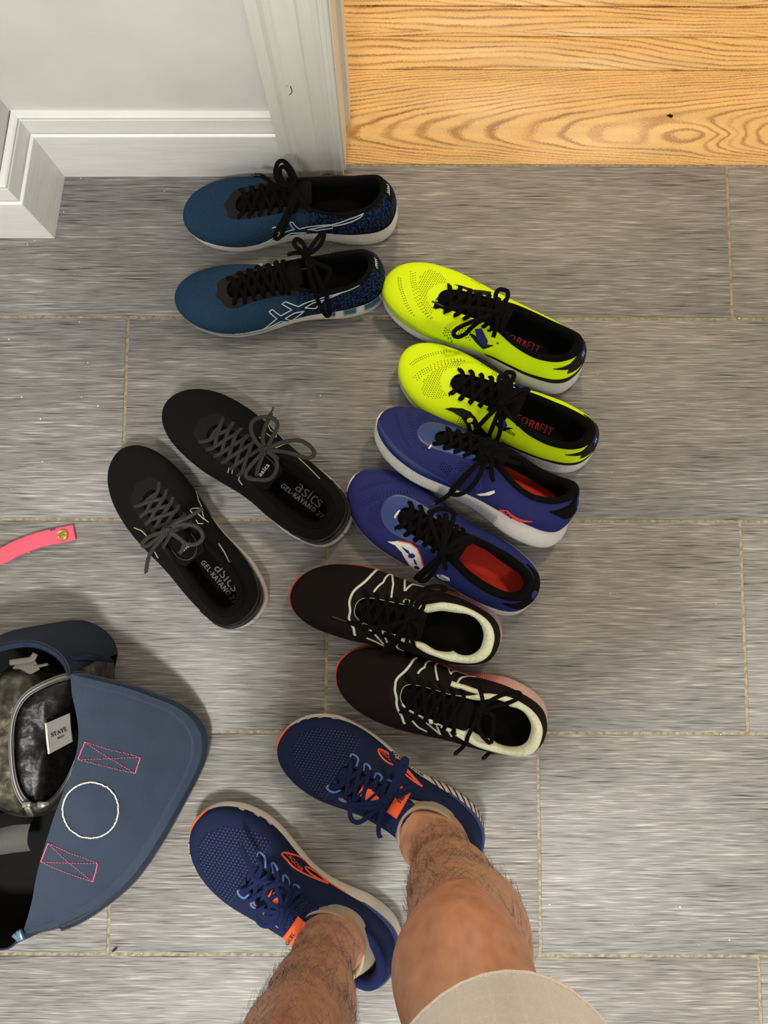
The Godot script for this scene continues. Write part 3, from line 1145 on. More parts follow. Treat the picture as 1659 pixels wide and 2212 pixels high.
# ---- dark teal-blue knitted pair by the door casing
func blue_knit_pair() -> void:
	var im := blank(Color(0.17, 0.29, 0.41))
	var a := fnl(201, 2)
	var c := fnl(202, 2)
	var e := fnl(203)
	for j in 512:
		for i in 1024:
			var x := i / 1024.0
			var z := (j / 512.0 - 0.5) / 2.0
			var n := a.get_noise_2d(i * 0.28, j * 0.28)
			var col := Color(0.145, 0.255, 0.365).lerp(Color(0.055, 0.10, 0.15), smoothstep(0.05, 0.5, n))
			var hind := smoothstep(0.47, 0.36, x + 0.05 * e.get_noise_2d(i * 0.02, j * 0.02))
			if hind > 0.0:
				var s := c.get_noise_2d(i * 0.045 + j * 0.03, j * 0.14 - i * 0.05)
				var k := Color(0.045, 0.05, 0.065).lerp(Color(0.11, 0.20, 0.40), smoothstep(-0.02, 0.16, s + 0.25 * n))
				col = col.lerp(k, hind)
			im.set_pixel(i, j, col)
	var up := upper_mat(im, 0.95, 0.15)
	var white := flat_mat(Color(0.80, 0.86, 0.85), 0.5)
	var stay := cloth(Color(0.15, 0.145, 0.15), 0.9, 80.0, 0.04, 52)
	var tone := func(t: float, v: float, x: float) -> Color:
		var w := Color(0.66, 0.65, 0.64)
		var grey := Color(0.17, 0.19, 0.21)
		# the outer forefoot carries a greyed strip under the upper, the outer heel blue gel windows
		if t < 0.5 and x > 0.52 and v > 0.45:
			w = w.lerp(grey, smoothstep(0.52, 0.60, x) * 0.8)
		if t < 0.24 and v > 0.35 and v < 0.85 and fposmod(x * 9.0, 1.0) > 0.35 and x < 0.30:
			w = Color(0.03, 0.11, 0.19)
		return w
	var vm := vc_mat(0.55, 0.03)
	var g := "teal blue knitted pair by the white door casing"
	for k in ["a", "b"]:
		var r := start_shoe(k, {"a": "dark teal-blue knitted shoe touching the white baseboard and door casing", "b": "dark teal-blue knitted shoe in front of its twin, toe above the black shoes"}[k], g)
		var t: Node3D = r[0]
		var l: Last = r[1]
		var up_o := body(t, l, {"sole": vm, "upper": up, "lining": M.black, "insole": M.soft_black}, tone, 0.009, 0.003, 0.75)
		obj("tongue", tongue(l, 1.0, 0.004, 0.97), M.black, t)
		eyestay(t, l, stay, 0.40, func(u: float) -> float: return 0.012 + 0.0014 * sin(u * 30.0))
		# black band where heel and sole meet
		obj("heel_band", skin(l, -0.17, 0.17, func(_u): return 0.0, func(u: float) -> float: return 0.02 + 0.15 * cos(u * PI / 0.34), -0.0003, 0.0008, 60, 4), M.soft_black, t)
		obj("toe_guard", skin(l, 0.455, 0.60, func(_u): return 0.0, func(u: float) -> float: return 0.01 + 0.05 * sin((u - 0.455) / 0.145 * PI), -0.0003, 0.0007, 40, 4), M.soft_black, t)
		var lines := []
		if k == "a":
			lines = [V2([0.7099, 0, 0.7212, 0.024, 0.7336, 0.09]), V2([0.7181, 0, 0.7297, 0, 0.7424, 0]), V2([0.7272, 0.433, 0.7321, 0.452, 0.7464, 0.208, 0.7421, 0.099]), V2([0.758, 0.517, 0.7638, 0.526, 0.7817, 0.264, 0.7949, 0.351, 0.8314, 0.534, 0.8594, 0.839, 0.8883, 0.979, 0.8817, 0.838, 0.8595, 0.671, 0.8345, 0.47]), V2([0.758, 0.517, 0.7738, 0.26, 0.7566, 0.202, 0.7434, 0.091]), V2([0.7952, 0.219, 0.8069, 0.293, 0.8328, 0.522, 0.8333, 0.358, 0.8098, 0.179, 0.7952, 0.219]), V2([0.7553, 0.014, 0.7698, 0.111, 0.7928, 0.069, 0.7823, 0.014, 0.7571, 0, 0.7553, 0.014])]
		else:
			lines = [V2([0.2978, 0, 0.2715, 0, 0.2532, 0.193, 0.2446, 0.263, 0.2547, 0.502, 0.2489, 0.537, 0.2377, 0.31, 0.2179, 0.404, 0.2312, 0.609, 0.2245, 0.656, 0.206, 0.465, 0.1834, 0.642, 0.1573, 0.851, 0.1322, 1, 0.0979, 1, 0.1052, 1, 0.1331, 0.982, 0.1576, 0.741]), V2([0.2832, 0, 0.2628, 0, 0.2405, 0.123, 0.2302, 0, 0.2444, 0]), V2([0.2323, 0.185, 0.2156, 0.289, 0.1999, 0.284, 0.2234, 0, 0.2323, 0.185]), V2([0.1971, 0.396, 0.1813, 0.575, 0.1629, 0.71, 0.1815, 0.351, 0.1971, 0.396]), V2([0.7317, 0.434, 0.7032, 0.948, 0.7057, 1, 0.7282, 0.575, 0.7317, 0.434]), V2([0.7642, 0.62, 0.7376, 0.788, 0.7304, 1, 0.7675, 0.72])]
		marks("logo", up_o, l, white, lines, 0.0013)
		var hs := []
		for i in 5:
			hs.append(PackedVector2Array([Vector2(-0.016 + i * 0.008, 0.93 - 0.02 * (i % 2)), Vector2(-0.010 + i * 0.008, 0.80), Vector2(-0.014 + i * 0.008, 0.72)]))
		var tab := obj("heel_tab", skin(l, -0.030, 0.030, func(_u): return 0.52, func(_u): return 0.98, -0.0003, 0.0008, 20, 10), M.black, t)
		marks("print", tab, l, white, hs, 0.0010, 0.0013)
		if k == "b":
			obj("lettering", letters(l, "FF BLAST", Vector2(0.312, 0.045), 0.0042, 0.0 if l.sg > 0 else PI, 0.0012), white, t)
			laces(t, l, M.lace_black, 0.0062, 0.0018, [0.705, 0.66, 0.615, 0.57, 0.525, 0.485, 0.455], 0.86, [
				V([-0.109, 0.103, -0.4465, -0.1182, 0.107, -0.4511, -0.1243, 0.108, -0.4575, -0.1216, 0.109, -0.4644, -0.1132, 0.11, -0.4596, -0.1086, 0.107, -0.4511, -0.1079, 0.104, -0.4461]),
				V([-0.1086, 0.103, -0.4465, -0.1, 0.108, -0.4556, -0.0885, 0.11, -0.4696, -0.0834, 0.11, -0.4696, -0.0895, 0.108, -0.4557, -0.1001, 0.106, -0.4472, -0.1078, 0.103, -0.4454]),
				V([-0.108, 0.103, -0.445, -0.1058, 0.098, -0.4292, -0.0997, 0.084, -0.407, -0.0911, 0.068, -0.3849, -0.0829, 0.058, -0.3747, -0.0784, 0.06, -0.3787, -0.0805, 0.072, -0.3936, -0.0889, 0.086, -0.4103, -0.0987, 0.098, -0.4293, -0.106, 0.104, -0.4435]),
				V([-0.1091, 0.102, -0.4458, -0.1147, 0.103, -0.4469, -0.1225, 0.102, -0.4481, -0.1347, 0.097, -0.4475]),
				V([-0.108, 0.103, -0.444, -0.094, 0.098, -0.4352, -0.0779, 0.094, -0.43, -0.0771, 0.09, -0.4247, -0.0836, 0.08, -0.4127, -0.0863, 0.075, -0.4076])])
		else:
			laces(t, l, M.lace_black, 0.0062, 0.0018, [0.705, 0.66, 0.615, 0.57, 0.525, 0.485, 0.455], 0.86, [
				V([-0.1278, 0.104, -0.5433, -0.1365, 0.108, -0.5411, -0.1466, 0.112, -0.5449, -0.1503, 0.118, -0.5526, -0.1469, 0.122, -0.5653, -0.1396, 0.124, -0.5676, -0.1313, 0.122, -0.5614, -0.1246, 0.116, -0.5518, -0.1249, 0.11, -0.5471, -0.1279, 0.106, -0.5416]),
				V([-0.1283, 0.103, -0.5438, -0.1402, 0.11, -0.546, -0.1446, 0.114, -0.5549, -0.1431, 0.116, -0.5627, -0.1368, 0.116, -0.5628, -0.1315, 0.112, -0.556, -0.1276, 0.106, -0.5432]),
				V([-0.1286, 0.104, -0.5423, -0.1353, 0.102, -0.5389, -0.1473, 0.1, -0.5427, -0.1573, 0.098, -0.549, -0.1652, 0.098, -0.5559, -0.1728, 0.097, -0.5609, -0.1832, 0.096, -0.5626]),
				V([-0.1275, 0.103, -0.5428, -0.1268, 0.1, -0.5323, -0.1367, 0.088, -0.5141, -0.1494, 0.072, -0.5014, -0.1577, 0.062, -0.4927, -0.1567, 0.06, -0.4874, -0.1496, 0.062, -0.4896, -0.1376, 0.08, -0.5058, -0.1262, 0.096, -0.5243, -0.1232, 0.103, -0.5388]),
				V([-0.1273, 0.102, -0.5433, -0.122, 0.1, -0.5343, -0.1145, 0.096, -0.5243, -0.1073, 0.09, -0.5172, -0.1041, 0.086, -0.5127])],
				[V([-0.1742, 0.097, -0.5613, -0.1801, 0.097, -0.5621, -0.1869, 0.097, -0.5629])])

# ---- neon yellow pair
func yellow_pair() -> void:
	var im := blank(Color(0.83, 0.945, 0.085))
	mix_noise(im, 0.05, Vector2(0.5, 0.5), 210)
	mesh_bands(im, Color(0.30, 0.34, 0.05))
	var up := upper_mat(im, 0.75, 0.1)
	var film := flat_mat(Color(0.66, 0.80, 0.08), 0.38)
	var plain := flat_mat(Color(0.84, 0.95, 0.10), 0.6)
	var ink := flat_mat(Color(0.07, 0.05, 0.055), 0.6)
	var blue := cloth(Color(0.14, 0.19, 0.46), 0.7, 60.0, 0.05, 53)
	var pale := flat_mat(Color(0.75, 0.80, 0.78), 0.4)
	var red := flat_mat(Color(0.55, 0.10, 0.13), 0.7)
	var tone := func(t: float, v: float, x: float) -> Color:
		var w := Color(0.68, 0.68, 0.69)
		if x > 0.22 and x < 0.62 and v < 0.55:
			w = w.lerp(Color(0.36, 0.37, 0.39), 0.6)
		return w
	var vm := vc_mat(0.5, 0.03)
	var g := "neon yellow pair on the right"
	for k in ["c", "d"]:
		var r := start_shoe(k, {"c": "neon yellow running shoe with black laces, nearer the oak floor", "d": "neon yellow running shoe with black laces, touching the tilted blue shoe"}[k], g)
		var t: Node3D = r[0]
		var l: Last = r[1]
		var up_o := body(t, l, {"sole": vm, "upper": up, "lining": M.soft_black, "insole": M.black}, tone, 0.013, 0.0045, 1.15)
		obj("tongue", tongue(l, 1.0, 0.006, 0.92), M.black, t)
		eyestay(t, l, plain, 0.42, func(u: float) -> float: return 0.007 + 0.005 * sin(u * PI), 0.0007)
		obj("mudguard", skin(l, 0.52, 0.74, func(_u): return 0.0, func(u: float) -> float: return 0.02 + 0.24 * pw(sin(clamp((u - 0.52) / 0.22, 0.0, 1.0) * PI), 0.8), -0.0002, 0.0006, 60, 8), film, t)
		obj("mudguard", skin(l, 0.30, 0.47, func(_u): return 0.0, func(u: float) -> float: return 0.02 + 0.20 * pw(sin(clamp((u - 0.30) / 0.17, 0.0, 1.0) * PI), 0.8), -0.0002, 0.0006, 60, 8), film if k == "d" else plain, t)
		# black heel: lower band on both sides and the tab at the back
		obj("heel_band", skin(l, -0.21, 0.21, func(_u): return 0.0, func(u: float) -> float: return 0.02 + 0.30 * pw(cos(u * PI / 0.42), 0.6), -0.0003, 0.0008, 80, 6), ink, t)
		var tab := shapes("heel_tab", t, l, ink, [V2([-0.10, 0.70, -0.055, 0.80, -0.03, 0.99, 0.03, 0.99, 0.055, 0.80, 0.10, 0.70, 0.06, 0.62, 0.065, 0.48, 0.0, 0.40, -0.065, 0.48, -0.06, 0.62])], 0.0014)
		shapes("pull_tab", tab, l, blue, [V2([-0.016, 0.60, -0.014, 0.97, 0.014, 0.97, 0.016, 0.60])], 0.0024)
		marks("print", tab, l, pale, [V2([-0.004, 0.70, -0.004, 0.86]), V2([0.005, 0.70, 0.005, 0.86])], 0.0012, 0.0030)
		if k == "c":
			shapes("logo", up_o, l, ink, [V2([0.3228, 0.864, 0.301, 0.847, 0.2745, 0.853, 0.2422, 0.567, 0.2412, 0.763, 0.2559, 1, 0.2682, 1, 0.2897, 0.946])])
			shapes("lace_strap", t, l, blue, [V2([0.7376, 0.719, 0.7434, 0.812, 0.776, 0.583, 0.7837, 0.44, 0.7802, 0.376, 0.7556, 0.545])], 0.0022)
			shapes("window", t, l, ink, [V2([0.7388, 0.558, 0.7492, 0.561, 0.779, 0.433, 0.7895, 0.558, 0.7863, 0.254, 0.7668, 0.376])], 0.0012)
			marks("print", up_o, l, ink, [V2([0.6137, 0.923, 0.5835, 0.976, 0.5278, 1]), V2([0.787, 0.69, 0.7901, 0.712]), V2([0.7895, 0.677, 0.788, 0.743])], 0.0011)
			laces(t, l, M.lace_black, 0.0062, 0.0016, [0.70, 0.655, 0.61, 0.565, 0.52, 0.475, 0.445], 0.88, [
				V([0.1514, 0.104, -0.3635, 0.1522, 0.108, -0.3725, 0.1497, 0.113, -0.384, 0.1536, 0.116, -0.3909, 0.1608, 0.117, -0.3905, 0.1659, 0.116, -0.3877, 0.1646, 0.112, -0.3787, 0.1564, 0.108, -0.3697, 0.1518, 0.105, -0.3631]),
				V([0.1523, 0.104, -0.3635, 0.1593, 0.107, -0.3681, 0.1674, 0.109, -0.3726, 0.1737, 0.108, -0.3707, 0.1725, 0.106, -0.3666, 0.1633, 0.105, -0.3645, 0.1532, 0.104, -0.3625]),
				V([0.1504, 0.104, -0.3635, 0.1422, 0.103, -0.3676, 0.1285, 0.101, -0.3702, 0.1066, 0.096, -0.3739, 0.0883, 0.09, -0.3741, 0.0792, 0.086, -0.3784, 0.0699, 0.084, -0.384]),
				V([0.1504, 0.104, -0.3625, 0.1359, 0.101, -0.3587, 0.1179, 0.095, -0.3531, 0.1035, 0.088, -0.3486, 0.0963, 0.084, -0.3441, 0.0961, 0.082, -0.3389, 0.1021, 0.082, -0.3366, 0.1113, 0.085, -0.34, 0.1202, 0.091, -0.3477, 0.1325, 0.098, -0.355, 0.1506, 0.103, -0.3613]),
				V([0.1514, 0.104, -0.3625, 0.1536, 0.101, -0.3521, 0.1517, 0.094, -0.3429, 0.1499, 0.086, -0.3349]),
				V([0.1523, 0.104, -0.3625, 0.161, 0.102, -0.3594, 0.1624, 0.098, -0.3493, 0.1601, 0.094, -0.341])],
				[V([0.082, 0.0865, -0.3778, 0.0736, 0.0845, -0.3825, 0.0657, 0.0835, -0.3867])])
		else:
			var lg := shapes("logo", up_o, l, ink, [V2([0.3197, 0.583, 0.3101, 0.666, 0.2888, 0.731, 0.2698, 0.702, 0.2567, 0.608, 0.241, 0.422, 0.2263, 0.267, 0.2174, 0.118, 0.2165, 0, 0.2238, 0, 0.2393, 0, 0.2526, 0.136, 0.2635, 0.373, 0.2802, 0.528, 0.3011, 0.581])])
			shapes("logo_dot", lg, l, plain, [round_patch(l, V2([0.2622, 0.514]), 0.0082), round_patch(l, V2([0.2289, 0]), 0.0062), V2([0.2578, 0.425, 0.2541, 0.423, 0.2451, 0.251, 0.249, 0.244])], 0.0018)
			shapes("window", t, l, ink, [V2([0.2288, 0.678, 0.2196, 0.691, 0.2044, 0.695, 0.1937, 0.799, 0.2048, 0.563, 0.2164, 0.582])], 0.0012)
			shapes("lace_strap", t, l, blue, [V2([0.2182, 0.864, 0.2155, 0.936, 0.2039, 0.758, 0.2094, 0.644])], 0.0022)
			shapes("lace_strap", t, l, blue, [V2([0.7356, 1, 0.7754, 0.498, 0.8232, 0.316, 0.7681, 0.785, 0.7351, 1])], 0.002)
			obj("lettering", letters(l, "GUIDE", V2([0.1977, 0.632])[0], 0.0052, PI, 0.0012), ink, t)
			marks("print", up_o, l, ink, [V2([0.3741, 0.978, 0.4207, 1, 0.4923, 1]), V2([0.1923, 1, 0.1884, 1]), V2([0.1903, 0.986, 0.1896, 1])], 0.0011)
			laces(t, l, M.lace_black, 0.0062, 0.0016, [0.70, 0.655, 0.61, 0.565, 0.52, 0.475, 0.445], 0.88, [
				V([0.1575, 0.104, -0.2385, 0.1551, 0.109, -0.2513, 0.1528, 0.113, -0.2643, 0.1538, 0.115, -0.2722, 0.1598, 0.115, -0.2694, 0.1592, 0.112, -0.2562, 0.1581, 0.106, -0.238]),
				V([0.1585, 0.104, -0.2385, 0.1623, 0.11, -0.253, 0.1654, 0.114, -0.2659, 0.1616, 0.116, -0.2738, 0.1633, 0.117, -0.2772, 0.1716, 0.116, -0.2766, 0.1727, 0.115, -0.2713, 0.1677, 0.111, -0.2602, 0.1602, 0.105, -0.2392]),
				V([0.1585, 0.104, -0.2385, 0.1711, 0.106, -0.2484, 0.1841, 0.106, -0.2559, 0.1935, 0.105, -0.2571, 0.1928, 0.104, -0.2546, 0.179, 0.103, -0.2472, 0.1603, 0.104, -0.2376]),
				V([0.1575, 0.104, -0.2376, 0.1464, 0.097, -0.2278, 0.135, 0.084, -0.2174, 0.1263, 0.07, -0.2068, 0.121, 0.058, -0.1974, 0.1185, 0.054, -0.1914]),
				V([0.1584, 0.104, -0.2376, 0.1545, 0.099, -0.2274, 0.1481, 0.084, -0.2098, 0.1452, 0.07, -0.1991, 0.1491, 0.062, -0.1933, 0.1568, 0.062, -0.1959, 0.1602, 0.072, -0.2065, 0.1585, 0.088, -0.2204, 0.1586, 0.103, -0.2359]),
				V([0.1584, 0.104, -0.2376, 0.1648, 0.098, -0.2277, 0.1731, 0.092, -0.2205, 0.1794, 0.088, -0.2182])])
		obj("lettering", on_insole(l, "FORM", -0.004, 0.318, 0.0110, true), red, t)
		obj("lettering", on_insole(l, "FIT", -0.004, 0.236, 0.0110, false), red, t)

func round_patch(l: Last, at: PackedVector2Array, r: float) -> PackedVector2Array:
	var q := at[0]
	var kt := l.s(q.x + 0.002, q.y).distance_to(l.s(q.x - 0.002, q.y)) / 0.004
	var kv := l.s(q.x, min(1.0, q.y + 0.02)).distance_to(l.s(q.x, q.y - 0.02)) / 0.04
	var p := PackedVector2Array()
	for i in 16:
		var a := TAU * i / 16
		p.append(q + Vector2(cos(a) * r * 0.5 / kt, sin(a) * r * 0.5 / kv))
	return p

# print on the insole: reads from toe to heel along the shoe; z off the middle, x of the text's centre as a fraction of L
func on_insole(l: Last, text: String, z: float, x: float, high: float, bold: bool, tilt := 0.0) -> ArrayMesh:
	var tm := text_mesh(text, high, "Droid Sans", 0.0006, bold)
	var st := SurfaceTool.new()
	var y := l.top(x * l.L) + 0.0042
	var bas := Basis(UP, tilt) * Basis(Vector3(-1, 0, 0), Vector3(0, 0, 1), Vector3(0, 1, 0))
	st.append_from(tm, 0, Transform3D(bas, Vector3(x * l.L, y, z)))
	return st.commit()

# ---- indigo pair with orange-red insoles
func indigo_pair() -> void:
	var im := blank(Color(0.15, 0.165, 0.39))
	mix_noise(im, 0.10, Vector2(0.45, 0.25), 220)
	mesh_bands(im, Color(0.055, 0.06, 0.17))
	var up := upper_mat(im, 0.8, 0.15)
	var film := flat_mat(Color(0.10, 0.17, 0.42), 0.28)
	var stay := flat_mat(Color(0.15, 0.22, 0.47), 0.35)
	var white := flat_mat(Color(0.86, 0.86, 0.85), 0.3)
	var orange := flat_mat(Color(0.90, 0.30, 0.20), 0.55)
	var plain := flat_mat(Color(0.13, 0.16, 0.44), 0.6)
	var sock := noisy([[0.0, Color(0.66, 0.13, 0.08)], [1.0, Color(0.76, 0.18, 0.11)]], 0.03, 30.0, 0.95, 54, 0.04)
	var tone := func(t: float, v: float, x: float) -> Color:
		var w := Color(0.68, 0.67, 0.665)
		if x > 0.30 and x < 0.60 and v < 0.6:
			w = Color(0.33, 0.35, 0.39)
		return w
	var vm := vc_mat(0.5, 0.05)
	var g := "indigo pair with orange-red insoles"
	for k in ["e", "f"]:
		var r := start_shoe(k, {"e": "indigo running shoe tipped on its side against the neon yellow one", "f": "indigo running shoe lying flat, with a large white logo on its side"}[k], g)
		var t: Node3D = r[0]
		var l: Last = r[1]
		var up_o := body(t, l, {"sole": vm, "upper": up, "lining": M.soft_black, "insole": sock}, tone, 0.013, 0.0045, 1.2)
		obj("tongue", tongue(l, 1.0, 0.006, 0.92), M.black, t)
		eyestay(t, l, stay, 0.42, func(u: float) -> float: return 0.009 + 0.011 * sin(u * PI), 0.0008)
		obj("mudguard", skin(l, 0.50, 0.76, func(_u): return 0.0, func(u: float) -> float: return 0.02 + 0.26 * pw(sin(clamp((u - 0.50) / 0.26, 0.0, 1.0) * PI), 0.8), -0.0002, 0.0006, 60, 8), film, t)
		obj("toe_cap", skin(l, 0.462, 0.54, func(_u): return -0.02, func(u: float) -> float: return 0.01 + 0.11 * sin((u - 0.462) / 0.078 * PI), -0.0002, 0.0016, 30, 6), white, t)
		var tab := shapes("heel_tab", t, l, M.soft_black, [V2([-0.10, 0.72, -0.05, 0.85, -0.03, 0.99, 0.03, 0.99, 0.05, 0.85, 0.10, 0.72, 0.06, 0.45, 0.0, 0.36, -0.06, 0.45])], 0.0014)
		shapes("pull_tab", tab, l, plain, [V2([-0.014, 0.56, -0.012, 0.95, 0.012, 0.95, 0.014, 0.56])], 0.0024)
		if k == "e":
			shapes("logo", up_o, l, orange, [V2([0.8303, 0.052, 0.8409, 0.195, 0.8521, 0.14, 0.8655, 0.126, 0.8817, 0.238, 0.866, 0, 0.8528, 0, 0.8415, 0])])
			shapes("logo_dot", up_o, l, plain, [round_patch(l, V2([0.841, 0.122]), 0.004), round_patch(l, V2([0.8462, 0.075]), 0.004), round_patch(l, V2([0.8517, 0.036]), 0.004)], 0.0017)
			shapes("window", t, l, white, [V2([0.7895, 0.139, 0.797, 0.287, 0.8018, 0.529, 0.8065, 0.475, 0.8048, 0.319, 0.7959, 0.165])], 0.0016)
			shapes("lace_strap", t, l, plain, [V2([0.7625, 0.514, 0.7635, 0.634, 0.7886, 0.388, 0.7919, 0.202, 0.7855, 0.206])], 0.002)
			marks("print", up_o, l, white, [V2([0.6472, 0.725, 0.6369, 0.821, 0.6289, 0.882])], 0.0026)
			laces(t, l, M.lace_black, 0.0064, 0.0016, [0.69, 0.645, 0.60, 0.555, 0.51, 0.47, 0.44], 0.87, [
				V([0.139, 0.118, -0.1686, 0.1318, 0.122, -0.1756, 0.1373, 0.124, -0.1801, 0.1459, 0.124, -0.1772, 0.1452, 0.122, -0.1724, 0.1398, 0.119, -0.1678]),
				V([0.139, 0.118, -0.168, 0.1496, 0.118, -0.1734, 0.1652, 0.116, -0.1719, 0.1732, 0.114, -0.1674, 0.1594, 0.116, -0.169, 0.1419, 0.118, -0.1672]),
				V([0.138, 0.118, -0.1676, 0.1272, 0.112, -0.1588, 0.1125, 0.104, -0.1424, 0.0997, 0.096, -0.1277, 0.0886, 0.088, -0.1168, 0.0783, 0.08, -0.1097, 0.0688, 0.074, -0.1053]),
				V([0.1384, 0.118, -0.1672, 0.1312, 0.11, -0.1513, 0.1244, 0.102, -0.1349, 0.1135, 0.094, -0.1221, 0.1004, 0.088, -0.1158, 0.0905, 0.088, -0.1178, 0.094, 0.094, -0.126, 0.1123, 0.106, -0.1441, 0.1362, 0.117, -0.1658]),
				V([0.1399, 0.118, -0.1672, 0.1422, 0.112, -0.1511, 0.1436, 0.106, -0.1383, 0.1461, 0.102, -0.132]),
				V([0.1409, 0.118, -0.1672, 0.1517, 0.116, -0.1621, 0.1654, 0.114, -0.1586, 0.1773, 0.112, -0.1551, 0.1805, 0.11, -0.1538])],
				[V([0.0702, 0.075, -0.1062, 0.065, 0.072, -0.1035, 0.0601, 0.07, -0.1016])])
		else:
			var lg := shapes("logo", up_o, l, white, [V2([0.3187, 0.546, 0.3034, 0.706, 0.281, 0.785, 0.2629, 0.738, 0.2488, 0.585, 0.235, 0.36, 0.2318, 0.052, 0.2458, 0.05, 0.2606, 0.297, 0.2815, 0.497, 0.3019, 0.576])])
			marks("logo_edge", lg, l, orange, [V2([0.3034, 0.706, 0.2812, 0.789, 0.2628, 0.743, 0.2484, 0.588, 0.2346, 0.365])], 0.0014, 0.0014)
			shapes("logo_dot", lg, l, plain, [round_patch(l, V2([0.2622, 0.52]), 0.0092), round_patch(l, V2([0.2432, 0.249]), 0.0082), V2([0.2901, 0.628, 0.2724, 0.606, 0.2656, 0.537, 0.2735, 0.548]), V2([0.2563, 0.465, 0.2529, 0.462, 0.2456, 0.352, 0.2494, 0.35])], 0.0018)
			shapes("window", t, l, white, [V2([0.2121, 0.346, 0.2042, 0.449, 0.1923, 0.498, 0.1897, 0.435, 0.1972, 0.32, 0.2058, 0.296])], 0.0016)
			obj("lettering", letters(l, "GUIDE", V2([0.1989, 0.398])[0], 0.0042, PI, 0.0022), plain, t)
			marks("print", up_o, l, white, [V2([0.3912, 0.956, 0.4409, 0.979, 0.5117, 0.994])], 0.0026)
			shapes("label", t, l, white, [V2([0.3881, 0.972, 0.4314, 0.987, 0.4942, 0.995, 0.4441, 1])], 0.0010)
			laces(t, l, M.lace_black, 0.0064, 0.0016, [0.69, 0.645, 0.60, 0.555, 0.51, 0.47, 0.44], 0.87, [
				V([0.0776, 0.104, -0.0372, 0.0714, 0.106, -0.0529, 0.0636, 0.108, -0.072, 0.0617, 0.108, -0.0835, 0.0666, 0.108, -0.0922, 0.0772, 0.108, -0.0948, 0.0887, 0.108, -0.0923, 0.0921, 0.108, -0.0855, 0.0876, 0.108, -0.0682, 0.081, 0.106, -0.0491, 0.078, 0.104, -0.0372]),
				V([0.078, 0.104, -0.0372, 0.0812, 0.108, -0.0566, 0.0821, 0.112, -0.0736, 0.081, 0.112, -0.0871, 0.0797, 0.111, -0.0756, 0.078, 0.108, -0.0528, 0.0772, 0.105, -0.0376]),
				V([0.0788, 0.104, -0.0372, 0.0908, 0.104, -0.0473, 0.1045, 0.102, -0.0561, 0.1202, 0.1, -0.0562, 0.1124, 0.1, -0.0494, 0.0928, 0.102, -0.0406, 0.0792, 0.104, -0.0361]),
				V([0.0769, 0.104, -0.0364, 0.0682, 0.095, -0.0263, 0.0573, 0.082, -0.0168, 0.048, 0.07, -0.0081, 0.0425, 0.06, -0.0011]),
				V([0.0776, 0.104, -0.0361, 0.0723, 0.092, -0.0225, 0.0636, 0.074, -0.0071, 0.0544, 0.062, 0.0012, 0.0484, 0.062, -0.0012, 0.0559, 0.072, -0.01, 0.0704, 0.092, -0.0283, 0.0773, 0.103, -0.0357]),
				V([0.0784, 0.104, -0.0361, 0.0796, 0.098, -0.0262, 0.0821, 0.09, -0.0167, 0.0813, 0.088, -0.0148])])

